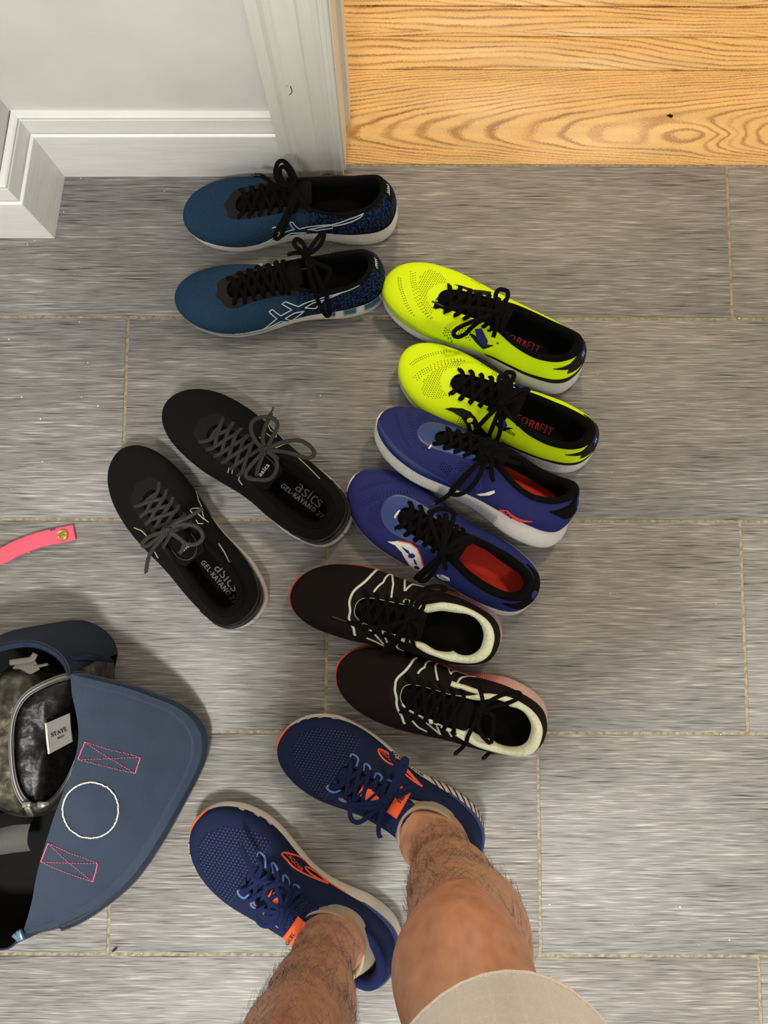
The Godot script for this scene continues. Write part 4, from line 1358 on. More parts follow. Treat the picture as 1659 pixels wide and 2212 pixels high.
# ---- brown-black pair with red soles and pale collars
func red_sole_pair() -> void:
	var im := blank(Color(0.098, 0.066, 0.067))
	mix_noise(im, 0.18, Vector2(0.35, 0.35), 230)
	for i in 24:
		for j in 30:
			var x := 0.66 + i * 0.0125
			var z := -0.15 + j * 0.0105 + (0.005 if i % 2 else 0.0)
			if x < 0.93:
				spot(im, x, z, 9, 2, Color(0.04, 0.024, 0.026))
	var up := upper_mat(im, 0.9, 0.1)
	var white := flat_mat(Color(0.80, 0.82, 0.78), 0.35)
	var cream := noisy([[0.0, Color(0.74, 0.74, 0.62)], [0.5, Color(0.82, 0.85, 0.75)], [1.0, Color(0.86, 0.90, 0.83)]], 0.02, 16.0, 0.95, 55, 0.1)
	var stay := flat_mat(Color(0.06, 0.06, 0.058), 0.8)
	var tone := func(t: float, v: float, x: float) -> Color:
		var red := Color(0.62, 0.075, 0.055)
		var pink := Color(0.78, 0.52, 0.49)
		var c := pink.lerp(red, smoothstep(0.10, 0.42, x))
		if t < 0.25 and x < 0.45:
			c = c.lerp(red, 0.45 * smoothstep(0.03, 0.2, x))
		return c
	var vm := vc_mat(0.55, 0.12)
	var g := "brown-black pair with red soles"
	for k in ["g", "h"]:
		var r := start_shoe(k, {"g": "brown-black shoe with red sole, its lace end lying over the toe, under the indigo shoe", "h": "brown-black shoe with red sole, its laces hanging down over the side, above the worn shoe"}[k], g)
		var t: Node3D = r[0]
		var l: Last = r[1]
		var up_o := body(t, l, {"sole": vm, "upper": up, "lining": cream, "insole": M.soft_black}, tone, 0.014, 0.0045, 1.2)
		obj("tongue", tongue(l, 1.1, 0.005, 0.95), M.black, t)
		eyestay(t, l, stay, 0.40, func(u: float) -> float: return 0.011 + 0.001 * sin(u * PI), 0.0008)
		obj("toe_cap", skin(l, 0.44, 0.565, func(_u): return -0.03, func(u: float) -> float: return 0.005 + 0.085 * pw(sin((u - 0.44) / 0.125 * PI), 0.7), -0.0002, 0.0016, 40, 6), flat_mat(Color(0.78, 0.22, 0.17), 0.5), t)
		if k == "g":
			marks("logo", up_o, l, white, [V2([0.2788, 0.042, 0.2918, 0.37, 0.3219, 0.7, 0.3746, 0.863, 0.4458, 0.93, 0.5617, 0.956, 0.6477, 0.82, 0.6856, 0.587])], 0.0036, 0.0010, false, true)
			marks("logo", up_o, l, white, [V2([0.3022, 0.867, 0.2724, 0.535, 0.2528, 0.042, 0.2532, 0.484, 0.2614, 0.881]), V2([0.2317, 0.05, 0.234, 0.582]), V2([0.1962, 0.062, 0.2192, 0.222, 0.2324, 0.552]), V2([0.6371, 1, 0.6973, 0.874, 0.745, 0.457]), V2([0.7029, 1, 0.7447, 0.565]), V2([0.7062, 0.595, 0.7299, 0.477, 0.7758, 0.19]), V2([0.7453, 0.799, 0.7938, 0.202])], 0.0028)
			marks("piping", t, l, cream, [V2([0.2369, 0.881, 0.2182, 0.968]), V2([0.7537, 0.682, 0.7303, 1, 0.7514, 0.978])], 0.0065, 0.003)
			laces(t, l, M.lace_black, 0.0056, 0.0016, [0.645, 0.60, 0.555, 0.51, 0.465, 0.42], 0.84, [
				V([0.0321, 0.102, 0.0513, 0.0223, 0.098, 0.0553, 0.0066, 0.092, 0.0609, -0.0104, 0.086, 0.0624, -0.0275, 0.08, 0.0617, -0.0427, 0.076, 0.0588, -0.0525, 0.073, 0.0552]),
				V([0.0325, 0.102, 0.0509, 0.0346, 0.106, 0.0366, 0.0398, 0.108, 0.022, 0.0524, 0.107, 0.0116, 0.0672, 0.104, 0.0074, 0.0822, 0.1, 0.0099, 0.0737, 0.102, 0.0158, 0.0525, 0.105, 0.0241, 0.0337, 0.103, 0.0492]),
				V([0.0321, 0.102, 0.0523, 0.0235, 0.094, 0.0664, 0.0131, 0.082, 0.0798, 0.0025, 0.07, 0.0904, 0.0008, 0.066, 0.095, 0.009, 0.068, 0.0916, 0.0195, 0.08, 0.08, 0.0317, 0.1, 0.0556]),
				V([0.0325, 0.102, 0.0523, 0.0335, 0.096, 0.0683, 0.0385, 0.086, 0.0816, 0.041, 0.076, 0.0908]),
				V([0.0333, 0.102, 0.0513, 0.0462, 0.104, 0.0429, 0.0524, 0.106, 0.0324, 0.0482, 0.107, 0.0261, 0.042, 0.105, 0.0366, 0.0337, 0.103, 0.0502]),
				V([0.0333, 0.102, 0.0526, 0.0443, 0.1, 0.0597, 0.0466, 0.094, 0.0726, 0.0415, 0.09, 0.0791])],
				[V([-0.051, 0.0735, 0.0556, -0.0602, 0.071, 0.0527, -0.0703, 0.069, 0.049])])
		else:
			marks("logo", up_o, l, white, [V2([0.7035, 0.213, 0.673, 0.577, 0.6291, 0.814, 0.5548, 0.916, 0.4869, 0.941, 0.3952, 0.956, 0.3252, 0.836, 0.2939, 0.616])], 0.0036, 0.0010, false, true)
			marks("logo", up_o, l, white, [V2([0.7329, 0, 0.7088, 0.468, 0.6804, 0.727]), V2([0.7454, 0, 0.7199, 0.705]), V2([0.7687, 0, 0.7653, 0.347, 0.782, 0, 0.7995, 0]), V2([0.7612, 0.635, 0.7888, 0.296, 0.8115, 0]), V2([0.3574, 1, 0.2811, 1, 0.2261, 0.571]), V2([0.2782, 1, 0.2513, 1, 0.2263, 0.569]), V2([0.2886, 0.783, 0.2641, 0.6, 0.2472, 0.518]), V2([0.2536, 1, 0.2251, 0.935, 0.2092, 0.666])], 0.0028)
			marks("piping", t, l, cream, [V2([0.7455, 0.679, 0.7708, 0.744, 0.7956, 0.976]), V2([0.2621, 1, 0.2455, 1]), V2([0.2385, 1, 0.2195, 1]), V2([0.2084, 1, 0.1903, 1])], 0.0072, 0.003)
			obj("lettering", on_tongue(l, "FRESH FOAM", 0.52, 0.0036), flat_mat(Color(0.3, 0.3, 0.29), 0.6), t)
			laces(t, l, M.lace_black, 0.0056, 0.0016, [0.645, 0.60, 0.555, 0.51, 0.465, 0.42], 0.84, [
				V([0.1243, 0.104, 0.1709, 0.1347, 0.108, 0.1581, 0.151, 0.11, 0.1486, 0.1675, 0.11, 0.1441, 0.1771, 0.108, 0.1458, 0.1753, 0.106, 0.1522, 0.1618, 0.106, 0.1583, 0.1431, 0.106, 0.1634, 0.1258, 0.104, 0.1703]),
				V([0.1237, 0.104, 0.1715, 0.1191, 0.098, 0.1852, 0.112, 0.086, 0.2039, 0.1092, 0.072, 0.2181, 0.1027, 0.05, 0.2312, 0.0982, 0.04, 0.2383]),
				V([0.1243, 0.104, 0.1719, 0.1235, 0.096, 0.1876, 0.1288, 0.086, 0.2018, 0.14, 0.072, 0.2149, 0.1518, 0.056, 0.2255, 0.1518, 0.048, 0.2325, 0.145, 0.05, 0.231, 0.1449, 0.076, 0.2078, 0.1446, 0.094, 0.1859, 0.1405, 0.102, 0.1733, 0.1251, 0.104, 0.1709]),
				V([0.1502, 0.052, 0.2285, 0.1447, 0.044, 0.2355, 0.1376, 0.034, 0.2459]),
				V([0.1243, 0.104, 0.1707, 0.1287, 0.106, 0.1594, 0.1272, 0.106, 0.1472, 0.124, 0.104, 0.1373])],
				[V([0.1037, 0.051, 0.2299, 0.0982, 0.04, 0.2383, 0.0973, 0.038, 0.24]), V([0.141, 0.039, 0.2405, 0.1369, 0.033, 0.247])])

# lettering across the tongue, k along it
func on_tongue(l: Last, text: String, k: float, high: float) -> ArrayMesh:
	var tm := text_mesh(text, high, "Droid Sans", 0.0006, true)
	var st := SurfaceTool.new()
	var a := tongue_line(l, k - 0.05)
	var c := tongue_line(l, k + 0.05)
	var along := (a - c).normalized()
	var nn := along.cross(Vector3(0, 0, 1))
	if nn.y < 0:
		nn = -nn
	var bas := Basis(along.cross(nn), along, nn)
	bas = Basis(nn.cross(along) * -1.0, along, nn)
	bas.x = bas.y.cross(bas.z)
	var p := tongue_line(l, k)
	st.append_from(tm, 0, Transform3D(bas, Vector3(p.x, p.y - 0.0012, p.z * l.sg)))
	return st.commit()

# ---- black pair on the left
func black_pair() -> void:
	var im := blank(Color(0.052, 0.052, 0.053))
	mix_noise(im, 0.10, Vector2(0.5, 0.5), 240)
	for i in 16:
		for j in 20:
			var x := 0.74 + i * 0.0125
			var z := -0.11 + j * 0.0115 + (0.005 if i % 2 else 0.0)
			if x < 0.92:
				spot(im, x, z, 10, 2, Color(0.03, 0.03, 0.032))
	var up := upper_mat(im, 0.9, 0.12)
	var line := flat_mat(Color(0.62, 0.61, 0.57), 0.4)
	var stay := flat_mat(Color(0.062, 0.062, 0.062), 0.85)
	var shield := flat_mat(Color(0.16, 0.16, 0.165), 0.4)
	var ink := flat_mat(Color(0.42, 0.42, 0.40), 0.6)
	var fleck := fleck_weave()
	fleck.uv1_scale = Vector3(5, 1.5, 1)
	var tone := func(t: float, v: float, x: float) -> Color:
		var c := Color(0.70, 0.68, 0.64).lerp(Color(0.045, 0.047, 0.05), smoothstep(0.46, 0.52, x))
		if v > 0.62:
			c = c.lerp(Color(0.03, 0.032, 0.035), 0.95)
		return c
	var vm := vc_mat(0.55, 0.04)
	var g := "black pair on the left"
	for k in ["i", "j"]:
		var r := start_shoe(k, {"i": "black running shoe with flecked laces, beside the indigo shoe's toe", "j": "black running shoe with flecked laces, nearest the pink strap"}[k], g)
		var t: Node3D = r[0]
		var l: Last = r[1]
		var up_o := body(t, l, {"sole": vm, "upper": up, "lining": M.soft_black, "insole": M.soft_black}, tone, 0.010, 0.003, 1.2)
		obj("tongue", tongue(l, 1.05, 0.007, 1.05), M.black, t)
		eyestay(t, l, stay, 0.44, func(u: float) -> float: return 0.012 + 0.004 * sin(u * PI) + 0.001 * sin(u * 30.0), 0.0011)
		obj("heel_counter", skin(l, -0.13, 0.13, func(_u): return 0.06, func(u: float) -> float: return 0.10 + 0.42 * pw(cos(u * PI / 0.26), 0.7), -0.0003, 0.0016, 60, 8), flat_mat(Color(0.07, 0.072, 0.075), 0.35), t)
		marks("heel_ridge", t, l, flat_mat(Color(0.10, 0.105, 0.11), 0.3), [V2([-0.10, 0.18, -0.05, 0.30, 0.0, 0.34, 0.05, 0.30, 0.10, 0.18]), V2([-0.11, 0.08, -0.05, 0.16, 0.0, 0.18, 0.05, 0.16, 0.11, 0.08])], 0.0022, 0.0026, false, true)
		var badge := tongue_badge(t, l, shield)
		var bt := obj("lettering", on_tongue(l, "asics", 0.90, 0.0062), line, badge)
		bt.position = UP * 0.0036
		for q in [["asics", 0.012, 0.215, 0.0150, false], ["GEL-KAYANO 27", -0.001, 0.225, 0.0072, true]]:
			obj("lettering", on_insole(l, q[0], q[1], q[2], q[3], q[4]), ink, t)
		if k == "i":
			marks("logo", up_o, l, line, [V2([0.2842, 0.09, 0.2767, 0.09]), V2([0.2574, 0.193, 0.2451, 0.311, 0.2363, 0.23, 0.2502, 0.074, 0.2505, 0.072]), V2([0.2447, 0.475, 0.2372, 0.467, 0.2309, 0.359, 0.2435, 0.074, 0.2173, 0.176]), V2([0.2267, 0.72, 0.2145, 0.631, 0.214, 0.186]), V2([0.2472, 0.686, 0.243, 0.681]), V2([0.182, 0.482, 0.1603, 0.579, 0.1355, 0.698]), V2([0.7278, 0.662, 0.7201, 0.822, 0.7231, 0.885, 0.7335, 0.705]), V2([0.7411, 0.759, 0.7432, 0.834, 0.751, 0.684, 0.7641, 0.63])], 0.0013)
			laces(t, l, fleck, 0.0056, 0.0030, [0.715, 0.67, 0.625, 0.58, 0.535, 0.49], 0.82, [
				V([-0.1592, 0.108, -0.1733, -0.1687, 0.112, -0.1808, -0.176, 0.116, -0.1937, -0.1768, 0.118, -0.205, -0.1702, 0.118, -0.2128, -0.1571, 0.116, -0.2161, -0.1468, 0.114, -0.2134, -0.1422, 0.114, -0.205, -0.1475, 0.113, -0.1924, -0.1565, 0.109, -0.1755]),
				V([-0.1592, 0.108, -0.1741, -0.1621, 0.112, -0.1867, -0.1591, 0.114, -0.202, -0.1548, 0.112, -0.2142, -0.1522, 0.108, -0.2229]),
				V([-0.1584, 0.108, -0.1729, -0.1458, 0.11, -0.1793, -0.1304, 0.11, -0.1842, -0.1152, 0.108, -0.186, -0.1027, 0.106, -0.1811, -0.0944, 0.104, -0.1717, -0.0959, 0.104, -0.1648, -0.1056, 0.104, -0.1632, -0.123, 0.105, -0.1684, -0.1422, 0.107, -0.1716, -0.1576, 0.108, -0.1721]),
				V([-0.1599, 0.108, -0.1721, -0.1696, 0.105, -0.1624, -0.1799, 0.1, -0.1523, -0.1867, 0.096, -0.1431, -0.1833, 0.096, -0.1362, -0.1702, 0.098, -0.134, -0.1574, 0.099, -0.1339, -0.1484, 0.101, -0.1395, -0.1436, 0.102, -0.1512, -0.1464, 0.104, -0.1626, -0.1578, 0.107, -0.1719]),
				V([-0.1603, 0.108, -0.1721, -0.1661, 0.102, -0.159, -0.1706, 0.097, -0.1479, -0.1729, 0.094, -0.1394]),
				V([-0.1595, 0.108, -0.1721, -0.1481, 0.106, -0.1662, -0.1425, 0.104, -0.1607])],
				[V([-0.1526, 0.108, -0.2225, -0.151, 0.106, -0.2269, -0.1498, 0.104, -0.2314])])
		else:
			marks("logo", up_o, l, line, [V2([0.7125, 0, 0.7311, 0.222, 0.7434, 0.252, 0.7641, 0.453, 0.7753, 0.397]), V2([0.7291, 0.634, 0.7312, 0.554, 0.7499, 0.266]), V2([0.7294, 0.639, 0.7337, 0.635, 0.7476, 0.504, 0.7647, 0.469]), V2([0.7493, 0.673, 0.7567, 0.695, 0.766, 0.592]), V2([0.296, 0.512, 0.2803, 0.618, 0.2617, 0.627]), V2([0.2374, 0.472, 0.2263, 0.413]), V2([0.8077, 0.69, 0.8251, 0.78, 0.8458, 0.962])], 0.0013)
			laces(t, l, fleck, 0.0056, 0.0030, [0.715, 0.67, 0.625, 0.58, 0.535, 0.49], 0.82, [
				V([-0.2852, 0.108, -0.0656, -0.297, 0.104, -0.0619, -0.3134, 0.094, -0.0576, -0.326, 0.084, -0.0503, -0.3275, 0.08, -0.045, -0.3181, 0.084, -0.0464, -0.3005, 0.098, -0.0565, -0.2869, 0.106, -0.0643]),
				V([-0.2852, 0.108, -0.065, -0.2975, 0.098, -0.0536, -0.3114, 0.086, -0.0414, -0.3204, 0.076, -0.029, -0.3277, 0.062, -0.011]),
				V([-0.2844, 0.108, -0.0654, -0.2745, 0.11, -0.0712, -0.2611, 0.11, -0.0726, -0.2481, 0.108, -0.0695, -0.241, 0.106, -0.0606, -0.2419, 0.104, -0.0525, -0.2506, 0.103, -0.0467, -0.262, 0.104, -0.0472, -0.2732, 0.106, -0.0561, -0.284, 0.108, -0.0642]),
				V([-0.2845, 0.108, -0.0658, -0.2746, 0.11, -0.0751, -0.2618, 0.108, -0.081, -0.2514, 0.104, -0.0882, -0.2425, 0.1, -0.0948]),
				V([-0.2848, 0.108, -0.0646, -0.2771, 0.106, -0.058, -0.2661, 0.103, -0.0496, -0.2686, 0.1, -0.04, -0.2728, 0.098, -0.0343])],
				[V([-0.327, 0.063, -0.013, -0.3283, 0.06, -0.0098, -0.3302, 0.059, -0.0091])])

func fleck_weave() -> StandardMaterial3D:
	var im := Image.create(32, 16, false, Image.FORMAT_RGB8)
	im.fill(Color(0.03, 0.03, 0.032))
	for i in 8:
		for j in 4:
			im.fill_rect(Rect2i(i * 4 + (2 if j % 2 else 0), j * 4, 1, 2), Color(0.42, 0.41, 0.39))
	var m := StandardMaterial3D.new()
	m.albedo_texture = ImageTexture.create_from_image(im)
	m.roughness = 0.8
	return m

func tongue_badge(t: Node3D, l: Last, m: Material) -> MeshInstance3D:
	var b := MB.new()
	var outline := []
	for q in [[-1.0, 0.80], [-0.9, 0.93], [-0.5, 1.01], [0.0, 1.035], [0.5, 1.01], [0.9, 0.93], [1.0, 0.80]]:
		var c := tongue_line(l, q[1])
		outline.append(Vector3(c.x, c.y + 0.0016 - 0.004 * q[0] * q[0], (c.z + q[0] * 0.017) * l.sg))
	cord(b, smooth_path(PackedVector3Array(outline), 0.002), 0.0016, 0.0012, UP, 0.0, 6)
	return obj("badge", b.mesh(), m, t)

# ---- navy pair being worn
func worn_pair() -> void:
	var im := blank(Color(0.098, 0.130, 0.245))
	mix_noise(im, 0.10, Vector2(0.4, 0.4), 250)
	for i in 18:
		for j in 26:
			var x := 0.70 + i * 0.0142
			var z := -0.155 + j * 0.0128 + (0.0064 if i % 2 else 0.0)
			if pow((x - 0.70) / 0.235, 2.0) + pow((z - 0.005) / 0.15, 2.0) > 1.0:
				continue
			spot(im, x + 0.0071, z, 12, 4, Color(0.035, 0.05, 0.13))
			spot(im, x, z, 4, 4, Color(0.36, 0.41, 0.56))
	var up := upper_mat(im, 0.85, 0.12)
	var navy := cloth(Color(0.10, 0.135, 0.29), 0.85, 70.0, 0.05, 56)
	var lining_m := cloth(Color(0.095, 0.13, 0.29), 0.9, 70.0, 0.05, 57)
	var lace_m := weave(Color(0.12, 0.15, 0.30), Color(0.085, 0.11, 0.23))
	var orange := flat_mat(Color(0.95, 0.36, 0.16), 0.5)
	var deep := flat_mat(Color(0.055, 0.06, 0.13), 0.5)
	var pale_blue := flat_mat(Color(0.30, 0.43, 0.66), 0.4)
	var silver := flat_mat(Color(0.62, 0.61, 0.55), 0.35)
	var tongue_im := Image.create(256, 128, false, Image.FORMAT_RGB8)
	tongue_im.fill(Color(0.075, 0.105, 0.24))
	for i in 40:
		for j in 24:
			tongue_im.fill_rect(Rect2i(i * 6 + (3 if j % 2 else 0), j * 5 + 4, 2, 2), Color(0.30, 0.36, 0.52) if (i + j) % 3 else Color(0.16, 0.24, 0.42))
	var tongue_m := upper_mat(tongue_im, 0.85)
	tongue_m.uv1_scale = Vector3(2.2, 4.0, 1)
	var tone := func(_t: float, _v: float, _x: float) -> Color: return Color(0.66, 0.60, 0.56)
	var vm := vc_mat(0.5)
	var g := "navy pair being worn"
	for k in ["k", "l"]:
		var r := start_shoe(k, {"k": "navy running shoe worn on the right foot, orange tabs on its tongue", "l": "navy running shoe worn on the left foot, beside the backpack's flap"}[k], g)
		var t: Node3D = r[0]
		var l: Last = r[1]
		var up_o := body(t, l, {"sole": vm, "upper": up, "lining": lining_m, "insole": navy}, tone, 0.010, 0.0060, 1.25)
		obj("tongue", tongue(l, 1.12, 0.008, 1.10), tongue_m, t)
		obj("toe_cap", skin(l, 0.462, 0.545, func(_u): return -0.03, func(u: float) -> float: return 0.005 + 0.11 * pw(sin((u - 0.462) / 0.083 * PI), 0.7), -0.0002, 0.0018, 36, 6), orange, t)
		obj("heel_counter", skin(l, -0.15, 0.15, func(_u): return 0.02, func(u: float) -> float: return 0.06 + 0.40 * pw(cos(u * PI / 0.30), 0.8), -0.0003, 0.0016, 60, 8), flat_mat(Color(0.13, 0.19, 0.40), 0.4), t)
		var dash := []
		for q in [[0.362, 0.06], [0.388, 0.055], [0.412, 0.06], [0.436, 0.07], [0.61, 0.06], [0.64, 0.05], [0.665, 0.05]]:
			dash.append(V2([q[0], q[1], q[0] + 0.010, q[1] + 0.035]))
		marks("reflector", t, l, silver, dash, 0.0026, 0.0012)
		# webbing loops that hold the laces
		for x in [0.675, 0.62, 0.565, 0.515]:
			for side in [1, -1]:
				var u := l.at_x(x, side)
				var u2 := l.at_x(x - 0.022, side)
				var loops := MB.new()
				stripe(loops, l, PackedVector2Array([Vector2(u, 0.97), Vector2(lerp(u, u2, -0.15), 0.84), Vector2(lerp(u, u2, 0.2), 0.80), Vector2(lerp(u, u2, 0.8), 0.80), Vector2(lerp(u, u2, 1.15), 0.84), Vector2(u2, 0.97)]), 0.0030, 0.0012, false, true)
				obj("lace_loop", loops.mesh(), pale_blue, t)
		# black slashes round the outer heel of the sole
		for i in (15 if k == "k" else 0):
			var sb := MB.new()
			var u := 0.175 - i * 0.0125
			sole_slash(sb, l, u, 0.25, u - 0.012, 0.80, 0.0030)
			obj("slash", sb.mesh(), deep, t)
		if k == "k":
			obj("lettering", sole_letters(l, "GLYCERIN", 0.215, 0.0062), deep, t)
			marks("logo", up_o, l, orange, [V2([0.2294, 0.04, 0.2424, 0.18, 0.2593, 0.267, 0.267, 0.319, 0.2698, 0.379, 0.2627, 0.441, 0.2488, 0.453, 0.2348, 0.391, 0.2142, 0.323, 0.1833, 0.498]), V2([0.183, 0.508, 0.2019, 0.343, 0.2184, 0.254, 0.2174, 0.402, 0.1975, 0.463, 0.183, 0.508])], 0.0024, 0.0010, false, true)
			obj("lettering", letters(l, "BROOKS", V2([0.2503, 0.342])[0], 0.0058, PI, 0.0012), orange, t)
			marks("logo", up_o, l, orange, [V2([0.6809, 0.847, 0.6989, 0.829]), V2([0.6824, 0.845, 0.6987, 0.786, 0.702, 0.812])], 0.0016)
			laces(t, l, lace_m, 0.0062, 0.0017, [0.675, 0.635, 0.595, 0.555, 0.515, 0.48], 0.86, [
				V([0.0021, 0.106, 0.2827, -0.0053, 0.106, 0.2836, -0.0202, 0.102, 0.2871, -0.037, 0.096, 0.2905, -0.0505, 0.092, 0.2922, -0.059, 0.09, 0.2931]),
				V([0.0016, 0.106, 0.2832, -0.0086, 0.104, 0.2906, -0.0202, 0.1, 0.2933, -0.0336, 0.096, 0.2937, -0.0412, 0.094, 0.2967, -0.0434, 0.092, 0.303, -0.0404, 0.09, 0.3117, -0.0329, 0.09, 0.3144, -0.0236, 0.094, 0.3088, -0.0103, 0.101, 0.2962, 0.0013, 0.105, 0.2846]),
				V([0.0026, 0.106, 0.2827, 0.0111, 0.108, 0.2669, 0.0177, 0.106, 0.2513, 0.0169, 0.102, 0.241, 0.0128, 0.096, 0.2326, 0.0099, 0.09, 0.2245]),
				V([0.0026, 0.106, 0.2827, 0.0128, 0.108, 0.2717, 0.0227, 0.106, 0.2546, 0.0294, 0.102, 0.2393, 0.0303, 0.1, 0.2325, 0.0253, 0.1, 0.2317, 0.0211, 0.104, 0.2454, 0.0111, 0.108, 0.2637, 0.0033, 0.107, 0.2817]),
				V([0.0026, 0.106, 0.2835, -0.002, 0.102, 0.2975, -0.0053, 0.094, 0.3128, -0.0061, 0.084, 0.3289, -0.0036, 0.078, 0.3373]),
				V([0.0033, 0.106, 0.2832, 0.0161, 0.106, 0.2739, 0.0294, 0.104, 0.2679, 0.0395, 0.1, 0.2673, 0.0328, 0.102, 0.2709, 0.0161, 0.105, 0.2782])])
		else:
			marks("logo", up_o, l, orange, [V2([0.8006, 0.117, 0.7827, 0.279, 0.7618, 0.389, 0.7347, 0.481, 0.7164, 0.497, 0.705, 0.514, 0.7083, 0.449, 0.7227, 0.298, 0.7525, 0.007, 0.7812, 0, 0.8015, 0]), V2([0.8006, 0.117, 0.7848, 0.016, 0.7641, 0.13, 0.761, 0.234, 0.7786, 0.245, 0.8006, 0.117]), V2([0.7818, 0, 0.8075, 0, 0.8268, 0])], 0.0024, 0.0010, false, true)
			obj("lettering", letters(l, "BROOKS", V2([0.7339, 0.372])[0], 0.0060, PI, 0.0012), orange, t)
			marks("logo", up_o, l, orange, [V2([0.2869, 0.888, 0.2706, 0.884, 0.2395, 0.863])], 0.0016)
			laces(t, l, lace_m, 0.0062, 0.0017, [0.675, 0.635, 0.595, 0.555, 0.515, 0.48], 0.86, [
				V([-0.1265, 0.106, 0.4149, -0.138, 0.108, 0.3869, -0.1554, 0.106, 0.3836, -0.1643, 0.104, 0.3817, -0.1712, 0.098, 0.3687, -0.182, 0.088, 0.3527, -0.1877, 0.082, 0.3421]),
				V([-0.1265, 0.106, 0.4149, -0.1191, 0.11, 0.397, -0.122, 0.111, 0.3871, -0.1319, 0.111, 0.3836, -0.1461, 0.11, 0.3889, -0.1505, 0.108, 0.3979, -0.1434, 0.107, 0.4091, -0.1276, 0.106, 0.4163]),
				V([-0.127, 0.106, 0.4155, -0.1381, 0.103, 0.4216, -0.1534, 0.096, 0.4218, -0.1632, 0.092, 0.4249, -0.1643, 0.09, 0.4326, -0.1572, 0.088, 0.4431, -0.1468, 0.09, 0.4436, -0.1389, 0.096, 0.4328, -0.1277, 0.105, 0.4175]),
				V([-0.1276, 0.106, 0.416, -0.1354, 0.102, 0.4248, -0.143, 0.098, 0.4306, -0.1507, 0.094, 0.4309]),
				V([-0.1259, 0.106, 0.4149, -0.1153, 0.106, 0.4013, -0.1045, 0.102, 0.3946, -0.0978, 0.098, 0.3933]),
				V([-0.1264, 0.106, 0.4166, -0.1295, 0.103, 0.4284, -0.1328, 0.098, 0.4401])],
				[V([-0.1852, 0.084, 0.3451, -0.1882, 0.081, 0.3396, -0.1898, 0.079, 0.3366])])
		# orange tabs across the tongue
		var tabs := MB.new()
		tongue_tab(tabs, l, 0.56, 0.29, 0.0085, 0.0042, true, 0.0)
		var tb := obj("tongue_tab", tabs.mesh(), orange, t)
		tabs = MB.new()
		tongue_tab(tabs, l, 0.92, 0.11, 0.0185, 0.0012, false, 0.014)
		var tb2 := obj("tongue_tab", tabs.mesh(), orange, t)
		for q in [["20", 0.55, 0.0085, 0.0066], ["GLYCERIN", 0.92, 0.0054, 0.0030]]:
			var o := obj("lettering", on_tongue(l, q[0], q[1], q[2]), deep, tb if q[0] == "20" else tb2)
			o.position = Vector3(0, q[3], 0.0 if q[0] == "20" else 0.014 * l.sg)

func tongue_tab(b: MB, l: Last, k: float, len: float, half: float, d: float, pointed: bool, off: float) -> void:
	var p := PackedVector3Array()
	for i in 9:
		var kk := k + len * (i / 8.0 - 0.5)
		for j in 13:
			var s := j / 6.0 - 1.0
			var w := half
			if pointed:
				w *= 1.0 - 0.5 * max(0.0, (i - 5) / 3.0)
			var c := tongue_line(l, kk)
			p.append(Vector3(c.x, c.y + 0.0028 - 0.004 - 0.020 * l.L * pow((s * w + off) / 0.03, 2.0) + 0.0036 + d - (0.0025 if i in [0, 8] or j in [0, 12] else 0.0), (c.z + s * w + off) * l.sg))
	b.grid(p, 9, 13, false, l.sg < 0)

# a point on the side of the sole
func sole_point(l: Last, t: float, v: float, d: float) -> Vector3:
	var q := l.o(t)
	var g := (l.o(t + 0.004) - l.o(t - 0.004)).normalized()
	var out := Vector2(-g.y, g.x)
	var k := 0.010 * (1.0 - smoothstep(0.15, 0.5, q.x / l.L)) + 0.0060 * smoothstep(0.30, 0.6, q.x / l.L)
	var e := q + out * (k * (1.0 - v) - 0.0018 + d)
	return Vector3(e.x, lerp(l.low(q.x), l.top(q.x), v), e.y * l.sg)

func sole_slash(b: MB, l: Last, t0: float, v0: float, t1: float, v1: float, w: float) -> void:
	var p := PackedVector3Array()
	for i in 7:
		var k := i / 6.0
		for e in [[-0.5, -0.001], [-0.4, 0.0008], [0.4, 0.0008], [0.5, -0.001]]:
			var kk: float = 1.0 - 0.5 * abs(k * 2.0 - 1.0)
			p.append(sole_point(l, lerp(t0, t1, k) + e[0] * w * kk / 0.75, lerp(v0, v1, k), e[1]))
	b.grid(p, 7, 4, false, l.sg > 0)

func sole_letters(l: Last, text: String, t: float, high: float) -> ArrayMesh:
	var tm := text_mesh(text, high, "Droid Sans", 0.0008, true)
	var ar := tm.surface_get_arrays(0)
	var vs: PackedVector3Array = ar[Mesh.ARRAY_VERTEX]
	for i in vs.size():
		vs[i] = sole_point(l, t - vs[i].x / 0.75 * l.sg * -1.0, 0.55 + vs[i].y / 0.034, 0.0006 + vs[i].z * 0.4)
	ar[Mesh.ARRAY_VERTEX] = vs
	ar[Mesh.ARRAY_NORMAL] = null
	ar[Mesh.ARRAY_TANGENT] = null
	var am := ArrayMesh.new()
	am.add_surface_from_arrays(Mesh.PRIMITIVE_TRIANGLES, ar)
	var st := SurfaceTool.new()
	st.create_from(am, 0)
	st.generate_normals()
	return st.commit()

func pw(a: float, e: float) -> float:
	return pow(max(a, 0.0), e)

# ------------------------------------------------------------------ backpack, strap

